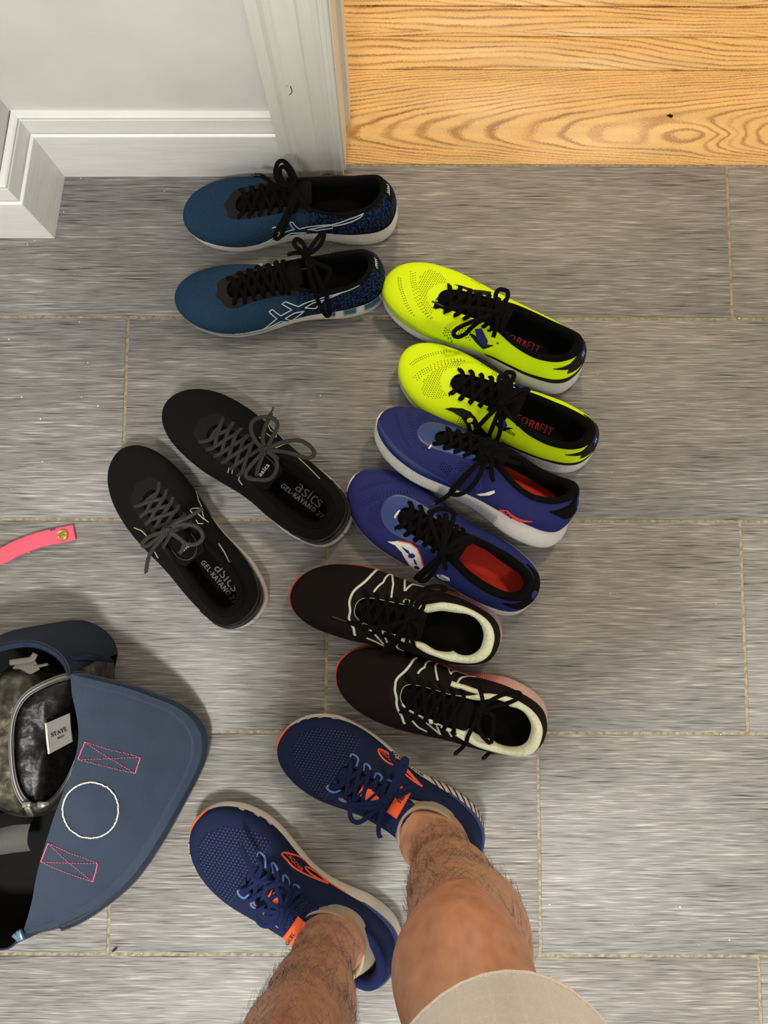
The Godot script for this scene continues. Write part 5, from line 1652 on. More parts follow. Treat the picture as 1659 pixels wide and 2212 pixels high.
func surf_between(a: PackedVector3Array, c: PackedVector3Array, n: int, sag: float, flip := false, rough := 0.0, seed_ := 3, uvk := 1.0) -> ArrayMesh:
	var b := MB.new()
	var nz := fnl(seed_, 2)
	var p := PackedVector3Array()
	var uv := PackedVector2Array()
	for i in a.size():
		for j in n + 1:
			var k := float(j) / n
			var q := a[i].lerp(c[i], k)
			q.y += sag * 4.0 * k * (1.0 - k) + rough * nz.get_noise_2d(q.x * 14.0, q.z * 14.0) * min(1.0, 6.0 * k * (1.0 - k))
			p.append(q)
			uv.append(Vector2(float(i) / a.size() * uvk, k))
	b.grid(p, a.size(), n + 1, false, flip, uv)
	return b.mesh()

func resample(p: PackedVector3Array, n: int) -> PackedVector3Array:
	var len := PackedFloat32Array([0.0])
	for i in range(1, p.size()):
		len.append(len[i - 1] + p[i].distance_to(p[i - 1]))
	var out := PackedVector3Array()
	var k := 0
	for i in n:
		var d: float = len[len.size() - 1] * i / (n - 1)
		while k < p.size() - 2 and len[k + 1] < d:
			k += 1
		out.append(p[k].lerp(p[k + 1], clamp((d - len[k]) / max(1e-6, len[k + 1] - len[k]), 0.0, 1.0)))
	return out

func cloth(c: Color, rough := 0.85, scale := 60.0, bump := 0.06, seed_ := 21) -> StandardMaterial3D:
	var m := noisy([[0.0, c.darkened(0.16)], [0.5, c], [1.0, c.lightened(0.06)]], 0.05, scale, rough, seed_, bump, 3)
	m.metallic_specular = 0.25
	return m

func bag() -> void:
	var navy := cloth(Color(0.19, 0.235, 0.305), 0.62, 30.0, 0.04)
	var navy2 := cloth(Color(0.145, 0.175, 0.235), 0.7, 30.0, 0.04)
	var inner := flat_mat(Color(0.035, 0.037, 0.045), 0.8)
	var dark := flat_mat(Color(0.07, 0.09, 0.14), 0.55)
	var t := thing("backpack", "open navy backpack on the tiles, its front flap folded out beside the worn shoes", "backpack")
	# rim of the open body, clockwise from where the flap starts; its floor line lies a little further out
	var rim := smooth_path(V([-0.3997, 0.128, 0.1205, -0.4049, 0.13, 0.1039, -0.4194, 0.132, 0.0887, -0.4473, 0.134, 0.0781, -0.4883, 0.134, 0.0829, -0.5543, 0.13, 0.1027, -0.6281, 0.12, 0.1596, -0.6518, 0.11, 0.2662, -0.6125, 0.105, 0.3823, -0.5379, 0.105, 0.4554, -0.4787, 0.105, 0.4665, -0.4577, 0.104, 0.4489]), 0.006)
	rim = resample(rim, 120)
	var foot := PackedVector3Array()
	var mid := Vector3.ZERO
	for q in rim:
		mid += q / rim.size()
	for q in rim:
		var d := Vector3(q.x - mid.x, 0, q.z - mid.z)
		var k := 1.0 + 0.045 * sin(q.x * 40.0)
		foot.append(Vector3(q.x, 0.004, q.z) + d.normalized() * 0.022 * k)
	obj("side_panel", surf_between(foot, rim, 14, 0.0, true, 0.004, 5), navy2, t)
	var inr := PackedVector3Array()
	var inf := PackedVector3Array()
	for i in rim.size():
		var d := Vector3(rim[i].x - mid.x, 0, rim[i].z - mid.z).normalized()
		inr.append(rim[i] - d * 0.003 - Vector3(0, 0.001, 0))
		inf.append(Vector3(foot[i].x, 0.008, foot[i].z) - d * 0.012)
	obj("inner_lining", surf_between(inf, inr, 10, 0.0, false, 0.003, 6), inner, t)
	var bt := MB.new()
	var bp := PackedVector3Array()
	for q in foot:
		bp.append(q)
		bp.append(Vector3(mid.x, 0.004, mid.z))
	bt.grid(bp, foot.size(), 2, true, false)
	obj("bottom", bt.mesh(), inner, t)
	# binding and zip tape round the rim, light blue facing inside
	var zb := MB.new()
	cord(zb, rim, 0.003, 0.004, Vector3.UP, 0.0, 8)
	obj("rim_binding", zb.mesh(), navy2, t)
	var tape := PackedVector3Array()
	var tape2 := PackedVector3Array()
	for i in range(0, 52):
		var d := Vector3(rim[i].x - mid.x, 0, rim[i].z - mid.z).normalized()
		tape.append(rim[i] + Vector3(0, 0.001, 0) - d * 0.002)
		tape2.append(rim[i] - d * 0.011 - Vector3(0, 0.010, 0))
	var zt := obj("zip_tape", surf_between(tape, tape2, 4, 0.001, false), cloth(Color(0.14, 0.185, 0.28), 0.7, 40.0), t)
	zipper(zt, tape, navy2)
	# folded-out flap: fold edge, outer edge
	var fold := resample(smooth_path(V([-0.4005, 0.126, 0.1207, -0.3967, 0.127, 0.1461, -0.3895, 0.127, 0.1808, -0.3888, 0.126, 0.2097, -0.3948, 0.124, 0.2417, -0.4072, 0.122, 0.2748, -0.4221, 0.118, 0.3118, -0.4339, 0.114, 0.3501, -0.4424, 0.11, 0.3855, -0.4469, 0.108, 0.4117, -0.4577, 0.104, 0.4489]), 0.004), 70)
	var outer := resample(smooth_path(V([-0.4001, 0.127, 0.1206, -0.3554, 0.105, 0.1344, -0.3109, 0.07, 0.1554, -0.2771, 0.042, 0.177, -0.257, 0.03, 0.2017, -0.2509, 0.026, 0.2271, -0.2576, 0.027, 0.2615, -0.2825, 0.032, 0.3132, -0.3111, 0.038, 0.3637, -0.3395, 0.044, 0.4023, -0.369, 0.052, 0.4269, -0.402, 0.064, 0.4452, -0.4315, 0.08, 0.4519, -0.4581, 0.103, 0.4493]), 0.004), 70)
	var fm := MB.new()
	var nz := fnl(31, 3)
	var p := PackedVector3Array()
	var p2 := PackedVector3Array()
	var nj := 34
	for i in 70:
		for j in nj + 1:
			var k := float(j) / nj
			var q := fold[i].lerp(outer[i], k)
			var span := fold[i].distance_to(outer[i])
			q.y += 0.10 * span * 4.0 * k * (1.0 - k) * 0.35
			q.y += 0.007 * nz.get_noise_2d(q.x * 7.0, q.z * 7.0) * min(1.0, span / 0.06)
			var lip: float = smoothstep(0.0, 1.0, (k - 0.90) / 0.10) if span > 0.05 else 0.0
			q.y += 0.007 * lip * smoothstep(0.45, 0.8, float(i) / 70) 
			p.append(q)
			p2.append(q - Vector3(0, 0.0030 + 0.009 * smoothstep(0.6, 1.0, k) * pw(sin(PI * i / 69.0), 0.7) * min(1.0, span / 0.06), 0))
	fm.grid(p, 70, nj + 1, false, false)
	fm.grid(p2, 70, nj + 1, false, true)
	var side := PackedVector3Array()
	for i in 70:
		side.append(p[i * (nj + 1) + nj])
		side.append(p2[i * (nj + 1) + nj])
	fm.grid(side, 70, 2, false, false)
	var flap := obj("flap", fm.mesh(), navy, t)
	var at := func(i: float, k: float, up: float) -> Vector3:
		var a := clampi(int(i * 69.0), 0, 68)
		var fa := i * 69.0 - a
		var j := clampi(int(k * nj), 0, nj - 1)
		var fj := k * nj - j
		var q := p[a * (nj + 1) + j].lerp(p[a * (nj + 1) + j + 1], fj).lerp(p[(a + 1) * (nj + 1) + j].lerp(p[(a + 1) * (nj + 1) + j + 1], fj), fa)
		return q + Vector3(0, up, 0)
	# hem: a doubled strip along the edge, the zip tape and its teeth
	var hem := MB.new()
	var hp := PackedVector3Array()
	for i in 70:
		var span := fold[i].distance_to(outer[i])
		var wv: float = clamp(0.018 / max(span, 0.02), 0.05, 0.7)
		for j in 7:
			var k: float = lerp(1.0 - wv, 0.985, j / 6.0)
			hp.append(at.call(i / 69.0, k, 0.0016 + 0.0009 * sin(i * 1.9) * (1.0 if j < 2 else 0.2)) if j > 0 else at.call(i / 69.0, k, -0.0004))
	hem.grid(hp, 70, 7, false, false)
	obj("hem", hem.mesh(), navy, flap)
	var edge := PackedVector3Array()
	var edge2 := PackedVector3Array()
	for i in 70:
		edge.append(p[i * (nj + 1) + nj] + Vector3(0, 0.0012, 0))
		edge2.append(p[i * (nj + 1) + nj] + (p[i * (nj + 1) + nj] - p[i * (nj + 1) + nj - 2]).normalized() * 0.006 - Vector3(0, 0.002, 0))
	obj("zip_tape", surf_between(edge, edge2, 2, 0.0004, false), navy2, flap)
	var teeth := MB.new()
	var path := resample(edge2, 300)
	for i in range(1, 299):
		var dir := (path[i + 1] - path[i - 1]).normalized()
		soft_box(teeth, path[i], Vector3(0.0011, 0.0018, 0.003), 0.0003, Basis.looking_at(dir.cross(UP).normalized(), UP))
	var tm := obj("zip_teeth", teeth.mesh(), dark, flap)
	tm.set_meta("kind", "stuff")
	# stitching
	var pink := flat_mat(Color(0.90, 0.42, 0.54), 0.7)
	var pale := flat_mat(Color(0.90, 0.90, 0.84), 0.7)
	for box in [V([-0.3809, 0.124, 0.2067, -0.3214, 0.09, 0.2343, -0.3275, 0.088, 0.2549, -0.3879, 0.122, 0.2278]), V([-0.4261, 0.116, 0.3346, -0.3743, 0.088, 0.371, -0.3813, 0.086, 0.3956, -0.4351, 0.112, 0.3576])]:
		var st := MB.new()
		for e in [[0, 1, 0], [1, 2, 1], [2, 3, 0], [3, 0, 1], [0, 2, 0], [1, 3, 0]]:
			stitch_line(st, on_mesh(p, 70, nj + 1, box[e[0]]), on_mesh(p, 70, nj + 1, box[e[1]]), p, nj + 1, 0.0020, 0.0016, 0.0017 if e[2] else 0.0009, e[2] == 1)
		obj("box_stitching", st.mesh(), pink, flap)
	var ring := MB.new()
	var cp := PackedVector3Array()
	var cen := V([-0.3768, 0.112, 0.297, -0.3467, 0.112, 0.2969, -0.3782, 0.112, 0.259])
	for i in 73:
		var a := TAU * i / 72
		var q: Vector3 = cen[0] + (cen[1] - cen[0]) * cos(a) + (cen[2] - cen[0]) * sin(a)
		cp.append(on_mesh(p, 70, nj + 1, q) + Vector3(0, 0.001, 0))
	for i in 72:
		var a := cp[i]
		var c := cp[i + 1]
		cord(ring, PackedVector3Array([a, (a + c) / 2.0 + Vector3(0, 0.0007, 0), c + Vector3(0, 0.0002, 0)]), 0.0021, 0.0013, UP, 0.0, 6)
	obj("ring_stitching", ring.mesh(), pale, flap)
	# carrying webbing at the upper corner
	var wb := MB.new()
	cord(wb, smooth_path(V([-0.4045, 0.12, 0.112, -0.3976, 0.095, 0.1124, -0.3884, 0.07, 0.1175, -0.3864, 0.04, 0.1246, -0.395, 0.008, 0.1322]), 0.003), 0.03, 0.003, Vector3(0.6, 0.8, 0), 0.0, 10, true)
	var ribbed := StandardMaterial3D.new()
	var rim_im := Image.create(2, 32, false, Image.FORMAT_RGB8)
	for j in 32:
		for i in 2:
			rim_im.set_pixel(i, j, Color(0.15, 0.19, 0.28) if j % 4 < 2 else Color(0.07, 0.09, 0.15))
	ribbed.albedo_texture = ImageTexture.create_from_image(rim_im)
	ribbed.roughness = 0.8
	ribbed.metallic_specular = 0.2
	ribbed.uv1_scale = Vector3(1, 3, 1)
	obj("webbing", wb.mesh(), ribbed, t)
	# slider at the lower corner
	var sl := MB.new()
	soft_box(sl, V([-0.4582, 0.108, 0.4483])[0], Vector3(0.008, 0.006, 0.014), 0.002, Basis(UP, 0.4))
	soft_box(sl, V([-0.4636, 0.106, 0.452])[0], Vector3(0.006, 0.003, 0.012), 0.001, Basis(UP, 0.9))
	obj("zip_slider", sl.mesh(), flat_mat(Color(0.35, 0.45, 0.55), 0.35, 0.6), t)

	lunch_box()
	# a folded grey cloth deep in the bag
	var g := thing("cloth", "grey folded cloth half hidden inside the open backpack below the metallic lunch box", "cloth")
	var ga := resample(V([-0.5605, 0.04, 0.3456, -0.5233, 0.052, 0.3368, -0.4949, 0.06, 0.3282, -0.4717, 0.062, 0.3263]), 20)
	var gb := resample(V([-0.5695, 0.03, 0.3979, -0.5338, 0.04, 0.3759, -0.4997, 0.046, 0.3689, -0.4782, 0.044, 0.3671]), 20)
	obj("fold", surf_between(ga, gb, 10, 0.012, false, 0.004, 9), cloth(Color(0.34, 0.34, 0.33), 0.9, 40.0), g)
	var gc := PackedVector3Array()
	for q in ga:
		gc.append(Vector3(q.x - 0.01, 0.012, q.z - 0.01))
	obj("fold", surf_between(gc, ga, 4, 0.0, false), cloth(Color(0.3, 0.3, 0.3), 0.9, 40.0), g)

func stripes() -> ImageTexture:
	if not M.has("stripes"):
		var im := Image.create(32, 4, false, Image.FORMAT_RGB8)
		for i in 32:
			var v := 0.5 + 0.5 * sin(TAU * i / 16.0)
			for j in 4:
				im.set_pixel(i, j, Color(v, v, v))
		M.stripes = ImageTexture.create_from_image(im)
	return M.stripes

func on_mesh(p: PackedVector3Array, nu: int, nv: int, q: Vector3) -> Vector3:
	# the point of a grid surface straight under or over q
	var best := Vector3.ZERO
	var bd := 9.0
	for i in nu - 1:
		for j in nv - 1:
			var c := (p[i * nv + j] + p[(i + 1) * nv + j + 1]) / 2.0
			var d := Vector2(c.x - q.x, c.z - q.z).length_squared()
			if d < bd:
				bd = d
				best = c
	return Vector3(q.x, best.y, q.z)

func stitch_line(b: MB, a: Vector3, c: Vector3, p: PackedVector3Array, nv: int, len: float, gap: float, w: float, dense: bool) -> void:
	var d := a.distance_to(c)
	var n: int = max(1, int(d / (len + (0.0002 if dense else gap))))
	for i in n:
		var q := on_mesh(p, p.size() / nv, nv, a.lerp(c, (i + 0.15) / n)) + Vector3(0, 0.0008, 0)
		var r := on_mesh(p, p.size() / nv, nv, a.lerp(c, (i + (1.0 if dense else 0.72)) / n)) + Vector3(0, 0.0008, 0)
		cord(b, PackedVector3Array([q, (q + r) / 2.0 + Vector3(0, 0.0005, 0), r]), w, 0.0011, UP, 0.0, 6)

func zipper(parent: Node, path: PackedVector3Array, m: Material) -> void:
	var b := MB.new()
	var q := resample(path, 140)
	for i in range(1, 139):
		var dir := (q[i + 1] - q[i - 1]).normalized()
		soft_box(b, q[i] + Vector3(0, 0.0012, 0), Vector3(0.0011, 0.0018, 0.003), 0.0003, Basis.looking_at(dir.cross(UP).normalized(), UP))
	var o := obj("zip_teeth", b.mesh(), m, parent)
	o.set_meta("kind", "stuff")

func lunch_box() -> void:
	var t := thing("lunch_box", "dark metallic lunch box with a silver zip standing inside the open navy backpack", "lunch box")
	var out := smooth_path(V([-0.3889, 0.105, 0.1267, -0.4033, 0.122, 0.1212, -0.4274, 0.134, 0.1291, -0.4504, 0.14, 0.1439, -0.4629, 0.142, 0.167, -0.466, 0.142, 0.201, -0.4614, 0.14, 0.2465, -0.4516, 0.136, 0.2745, -0.4376, 0.13, 0.2874, -0.4257, 0.112, 0.2868, -0.4157, 0.092, 0.2701, -0.4025, 0.086, 0.236, -0.3909, 0.086, 0.1882]), 0.006, true)
	out = resample(out, 120)
	var mid := Vector3.ZERO
	for q in out:
		mid += q / out.size()
	mid.y = 0.112
	var foil := noisy([[0.0, Color(0.09, 0.09, 0.10)], [0.55, Color(0.13, 0.13, 0.135)], [0.75, Color(0.17, 0.17, 0.17)], [1.0, Color(0.30, 0.30, 0.29)]], 0.02, 9.0, 0.38, 41, 0.05, 5)
	foil.metallic = 0.85
	var gold := noisy([[0.0, Color(0.16, 0.155, 0.14)], [0.5, Color(0.30, 0.29, 0.26)], [1.0, Color(0.55, 0.53, 0.48)]], 0.015, 7.0, 0.30, 42, 0.08, 4)
	gold.metallic = 0.9
	var nz := fnl(43, 3)
	var b := MB.new()
	var p := PackedVector3Array()
	for q in out:
		for j in 13:
			var k := 1.0 - j / 12.0
			var e := mid.lerp(q, k * 0.93)
			e.y += 0.010 * (1.0 - k * k) + 0.004 * nz.get_noise_2d(e.x * 22.0, e.z * 22.0) * (1.0 - k * 0.5) - 0.004 * pow(k, 6.0)
			p.append(e)
	b.grid(p, out.size(), 13, true, true)
	obj("front_panel", b.mesh(), foil, t)
	var rings := []
	for r in [0.925, 0.955, 0.985, 1.015]:
		var ring := PackedVector3Array()
		for q in out:
			ring.append(mid.lerp(q, r) + Vector3(0, 0.001, 0))
		ring.append(ring[0])
		rings.append(ring)
	var zb := MB.new()
	cord(zb, rings[0], 0.0026, 0.003, UP, 0.0, 8)
	cord(zb, rings[3], 0.0026, 0.003, UP, 0.0, 8)
	obj("piping", zb.mesh(), flat_mat(Color(0.30, 0.30, 0.29), 0.35, 0.6), t)
	var zt := MB.new()
	var band := PackedVector3Array()
	for i in rings[0].size():
		band.append(rings[0][i])
		band.append(rings[1][i] + Vector3(0, 0.0012, 0))
		band.append(rings[2][i] + Vector3(0, 0.0012, 0))
		band.append(rings[3][i])
	zt.grid(band, rings[0].size(), 4, false, true)
	obj("zip_tape", zt.mesh(), flat_mat(Color(0.50, 0.50, 0.49), 0.5, 0.2), t)
	var coil := MB.new()
	var mid_ring := PackedVector3Array()
	for i in rings[0].size():
		mid_ring.append((rings[1][i] + rings[2][i]) / 2.0 + Vector3(0, 0.0016, 0))
	cord(coil, mid_ring, 0.0042, 0.0022, UP, 0.0, 8)
	obj("zip_coil", coil.mesh(), flat_mat(Color(0.36, 0.36, 0.355), 0.4, 0.5), t)
	var g := MB.new()
	var gp := PackedVector3Array()
	for i in out.size():
		var d := Vector3(out[i].x - mid.x, 0, out[i].z - mid.z).normalized()
		var a: Vector3 = rings[3][i]
		for j in 10:
			var k := j / 9.0
			var y: float = lerp(a.y, 0.014, k)
			var left: float = smoothstep(0.1, -0.7, d.x)
			y = lerp(y, lerp(a.y, 0.014, pow(k, 3.5)), left)
			gp.append(Vector3(a.x, y, a.z) + d * (lerp(0.016 * sin(k * PI * 0.75), 0.060 * (1.0 - pow(1.0 - k, 2.2)), left) - 0.002) + Vector3(0, 0.002 * nz.get_noise_2d(i * 0.7, k * 5.0), 0))
	g.grid(gp, out.size(), 10, true, true)
	obj("gusset", g.mesh(), gold, t)
	# woven label
	var lq := V([-0.4237, 0.131, 0.1802, -0.3982, 0.124, 0.1692, -0.3957, 0.118, 0.2057, -0.4201, 0.126, 0.219])
	var lab := MB.new()
	var lp := PackedVector3Array()
	for j in 9:
		for i in 9:
			var e := lq[0].lerp(lq[1], i / 8.0).lerp(lq[3].lerp(lq[2], i / 8.0), j / 8.0)
			e.y += 0.006 + 0.0006 * sin(i * 1.3 + j * 0.9)
			lp.append(e)
	lab.grid(lp, 9, 9, false, true)
	var under := PackedVector3Array()
	for q in lp:
		under.append(q - Vector3(0, 0.0012, 0))
	lab.grid(under, 9, 9, false, false)
	var ln := (lq[1] - lq[0]).cross(lq[0] - lq[3]).normalized()
	if ln.y < 0:
		ln = -ln
	var label := obj("label", lab.mesh(), cloth(Color(0.46, 0.46, 0.455), 0.6, 40.0), t)
	var ex := (lq[1] - lq[0]).normalized()
	var bas := Basis(ex, ln.cross(ex).normalized(), ln)
	var cen := (lq[0] + lq[1] + lq[2] + lq[3]) / 4.0 + Vector3(0, 0.0072, 0)
	for q in [["STATE", 0.0046, 0.0012], ["BAGS", 0.0018, -0.0055]]:
		var tx := obj("lettering", text_mesh(q[0], q[1], "Droid Serif", 0.0006), M.dark, label)
		tx.transform = Transform3D(bas, cen + bas.y * q[2])
	var eb := MB.new()
	cord(eb, PackedVector3Array([lq[0] + Vector3(-0.001, 0.0062, 0), (lq[0] + lq[3]) / 2.0 + Vector3(-0.001, 0.0066, 0), lq[3] + Vector3(-0.001, 0.0062, 0)]), 0.003, 0.0018, UP, 0.0, 8)
	obj("label_edge", eb.mesh(), flat_mat(Color(0.75, 0.75, 0.72), 0.4), label)
	# zip pulls
	var metal := flat_mat(Color(0.55, 0.55, 0.54), 0.28, 0.9)
	var s1 := obj("zip_slider", box_mesh(V([-0.4431, 0.139, 0.2792])[0], Vector3(0.012, 0.006, 0.008), 0.002), metal, t)
	var pl := MB.new()
	cord(pl, smooth_path(V([-0.4412, 0.143, 0.2803, -0.4409, 0.138, 0.2873, -0.4416, 0.128, 0.297]), 0.002), 0.0085, 0.0028, UP, 0.12, 10, true)
	obj("zip_pull", pl.mesh(), metal, s1)
	var s2 := obj("zip_slider", box_mesh(V([-0.4297, 0.13, 0.2817])[0], Vector3(0.011, 0.006, 0.008), 0.002), metal, t)
	var p2 := MB.new()
	cord(p2, smooth_path(V([-0.4311, 0.132, 0.2834, -0.4247, 0.131, 0.2814, -0.4201, 0.127, 0.2803]), 0.002), 0.005, 0.0028, UP, 0.1, 10, true)
	obj("zip_pull", p2.mesh(), metal, s2)
	# grey carrying strap with its buckle at the box's upper side
	var grey := cloth(Color(0.40, 0.39, 0.37), 0.7, 40.0)
	var hs := MB.new()
	cord(hs, smooth_path(V([-0.5214, 0.11, 0.1431, -0.4939, 0.118, 0.1325, -0.4762, 0.118, 0.129, -0.4674, 0.12, 0.1181, -0.4572, 0.122, 0.112, -0.4467, 0.122, 0.1061]), 0.003), 0.022, 0.003, UP, 0.0, 10, true)
	cord(hs, smooth_path(V([-0.4781, 0.126, 0.1064, -0.4642, 0.128, 0.1043, -0.4501, 0.128, 0.102, -0.4448, 0.13, 0.0947]), 0.003), 0.008, 0.004, UP, 0.0, 8)
	cord(hs, smooth_path(V([-0.4492, 0.124, 0.1117, -0.4406, 0.122, 0.1108, -0.4329, 0.118, 0.1088]), 0.003), 0.004, 0.004, UP, 0.0, 8)
	obj("strap", hs.mesh(), grey, t)

func strap() -> void:
	var t := thing("webbing_strap", "pink ribbed webbing strap with a brass snap, reaching over the tiles from the left edge", "strap")
	var path := smooth_path(V([-0.6222, 0.03, 0.0076, -0.5872, 0.024, -0.0148, -0.5524, 0.016, -0.0317, -0.5288, 0.011, -0.0453, -0.4976, 0.007, -0.0576, -0.451, 0.005, -0.068]), 0.002)
	var b := MB.new()
	cord(b, path, 0.0235, 0.0026, UP, 0.0, 12, true)
	var m := StandardMaterial3D.new()
	m.albedo_texture = strap_tex()
	m.roughness = 0.65
	m.heightmap_enabled = true
	m.heightmap_scale = 0.06
	m.heightmap_texture = stripes()
	m.uv1_scale = Vector3(4.5, 1, 1)
	obj("webbing", b.mesh(), m, t)
	var c := V([-0.4667, 0.0075, -0.0638])[0]
	var ring := obj("snap", lathe([[0.0, 0.0022], [0.0045, 0.0022], [0.0052, 0.0012], [0.0058, 0.0018], [0.0068, 0.0036], [0.0078, 0.0030], [0.0083, 0.0012], [0.0083, -0.002]], 36), flat_mat(Color(0.80, 0.66, 0.36), 0.28, 0.95), t)
	ring.position = c
	var cup := obj("socket", lathe([[0.0, 0.0030], [0.003, 0.0029], [0.0042, 0.0022], [0.0046, 0.001]], 24), noisy([[0.0, Color(0.30, 0.24, 0.12)], [1.0, Color(0.72, 0.58, 0.32)]], 0.04, 90.0, 0.4, 4), ring)
	var mk := MB.new()
	for i in 3:
		soft_box(mk, V([-0.4842, 0.0082, -0.0711, -0.4815, 0.0082, -0.0718, -0.4788, 0.0082, -0.0724])[i], Vector3(0.0015, 0.0008, 0.003), 0.0003, Basis(UP, 0.3))
	obj("stitch", mk.mesh(), flat_mat(Color(0.2, 0.13, 0.5)), t)

func strap_tex() -> ImageTexture:
	var im := Image.create(16, 2, false, Image.FORMAT_RGB8)
	for i in 16:
		var v := 0.5 + 0.5 * sin(TAU * i / 8.0)
		for j in 2:
			im.set_pixel(i, j, Color(0.84, 0.25, 0.36).lerp(Color(0.96, 0.44, 0.53), v))
	return ImageTexture.create_from_image(im)

# ------------------------------------------------------------------ the person

class Net:
	# tapered capsules joined softly, meshed with surface nets
	var lo: Vector3
	var n: Vector3i
	var h: float
	var k: float
	var f: PackedFloat32Array
	func _init(a: Vector3, c: Vector3, cell: float, soft: float) -> void:
		lo = a
		h = cell
		k = soft
		n = Vector3i(((c - a) / cell).ceil()) + Vector3i.ONE
		f.resize(n.x * n.y * n.z)
	func bone(a: Vector3, ra: float, b: Vector3, rb: float, flat_x := 1.0) -> void:
		var m: float = max(ra, rb) + k * 6.0
		var i0 := Vector3i(((a.min(b) - Vector3.ONE * m - lo) / h).floor()).clamp(Vector3i.ZERO, n - Vector3i.ONE)
		var i1 := Vector3i(((a.max(b) + Vector3.ONE * m - lo) / h).ceil()).clamp(Vector3i.ZERO, n - Vector3i.ONE)
		var ab := b - a
		var l2: float = max(ab.length_squared(), 1e-9)
		for x in range(i0.x, i1.x + 1):
			for y in range(i0.y, i1.y + 1):
				var at := (x * n.y + y) * n.z
				for z in range(i0.z, i1.z + 1):
					var p := lo + Vector3(x, y, z) * h
					var t: float = clamp((p - a).dot(ab) / l2, 0.0, 1.0)
					var q := p - a - ab * t
					q.x *= flat_x
					var d := q.length() - lerpf(ra, rb, t * t * (3.0 - 2.0 * t))
					if d < k * 6.0:
						f[at + z] += exp(-d / k)
	func mesh(col: Callable) -> Array:
		var id := PackedInt32Array()
		id.resize(f.size())
		id.fill(-1)
		var pts := PackedVector3Array()
		var offs := [Vector3i(0, 0, 0), Vector3i(0, 0, 1), Vector3i(0, 1, 0), Vector3i(0, 1, 1), Vector3i(1, 0, 0), Vector3i(1, 0, 1), Vector3i(1, 1, 0), Vector3i(1, 1, 1)]
		var od := PackedInt32Array()
		for o in offs:
			od.append((o.x * n.y + o.y) * n.z + o.z)
		for x in n.x - 1:
			for y in n.y - 1:
				var at := (x * n.y + y) * n.z
				for z in n.z - 1:
					var c := 0
					for e in 8:
						if f[at + z + od[e]] > 1.0:
							c += 1
					if c == 0 or c == 8:
						continue
					var sum := Vector3.ZERO
					var m := 0
					for e in 8:
						for ax in [1, 2, 4]:
							if e & ax:
								continue
							var g: int = e | ax
							var va := log(max(f[at + z + od[e]], 1e-6))
							var vb := log(max(f[at + z + od[g]], 1e-6))
							if (va > 0.0) != (vb > 0.0):
								sum += Vector3(offs[e]).lerp(Vector3(offs[g]), va / (va - vb))
								m += 1
					id[at + z] = pts.size()
					pts.append(lo + (Vector3(x, y, z) + sum / m) * h)
		var st := SurfaceTool.new()
		st.begin(Mesh.PRIMITIVE_TRIANGLES)
		st.set_smooth_group(0)
		for p in pts:
			st.set_color(col.call(p))
			st.add_vertex(p)
		var step := [n.y * n.z, n.z, 1]
		for x in range(1, n.x - 1):
			for y in range(1, n.y - 1):
				var at := (x * n.y + y) * n.z
				for z in range(1, n.z - 1):
					var i := at + z
					var inside := f[i] > 1.0
					for ax in 3:
						if (f[i + step[ax]] > 1.0) == inside:
							continue
						var u: int = step[(ax + 1) % 3]
						var v: int = step[(ax + 2) % 3]
						var q := [id[i], id[i - u], id[i - u - v], id[i - v]]
						if q.min() < 0:
							continue
						if inside:
							q.reverse()
						for w in [0, 1, 2, 0, 2, 3]:
							st.add_index(q[w])
		st.generate_normals()
		return [st.commit(), pts]

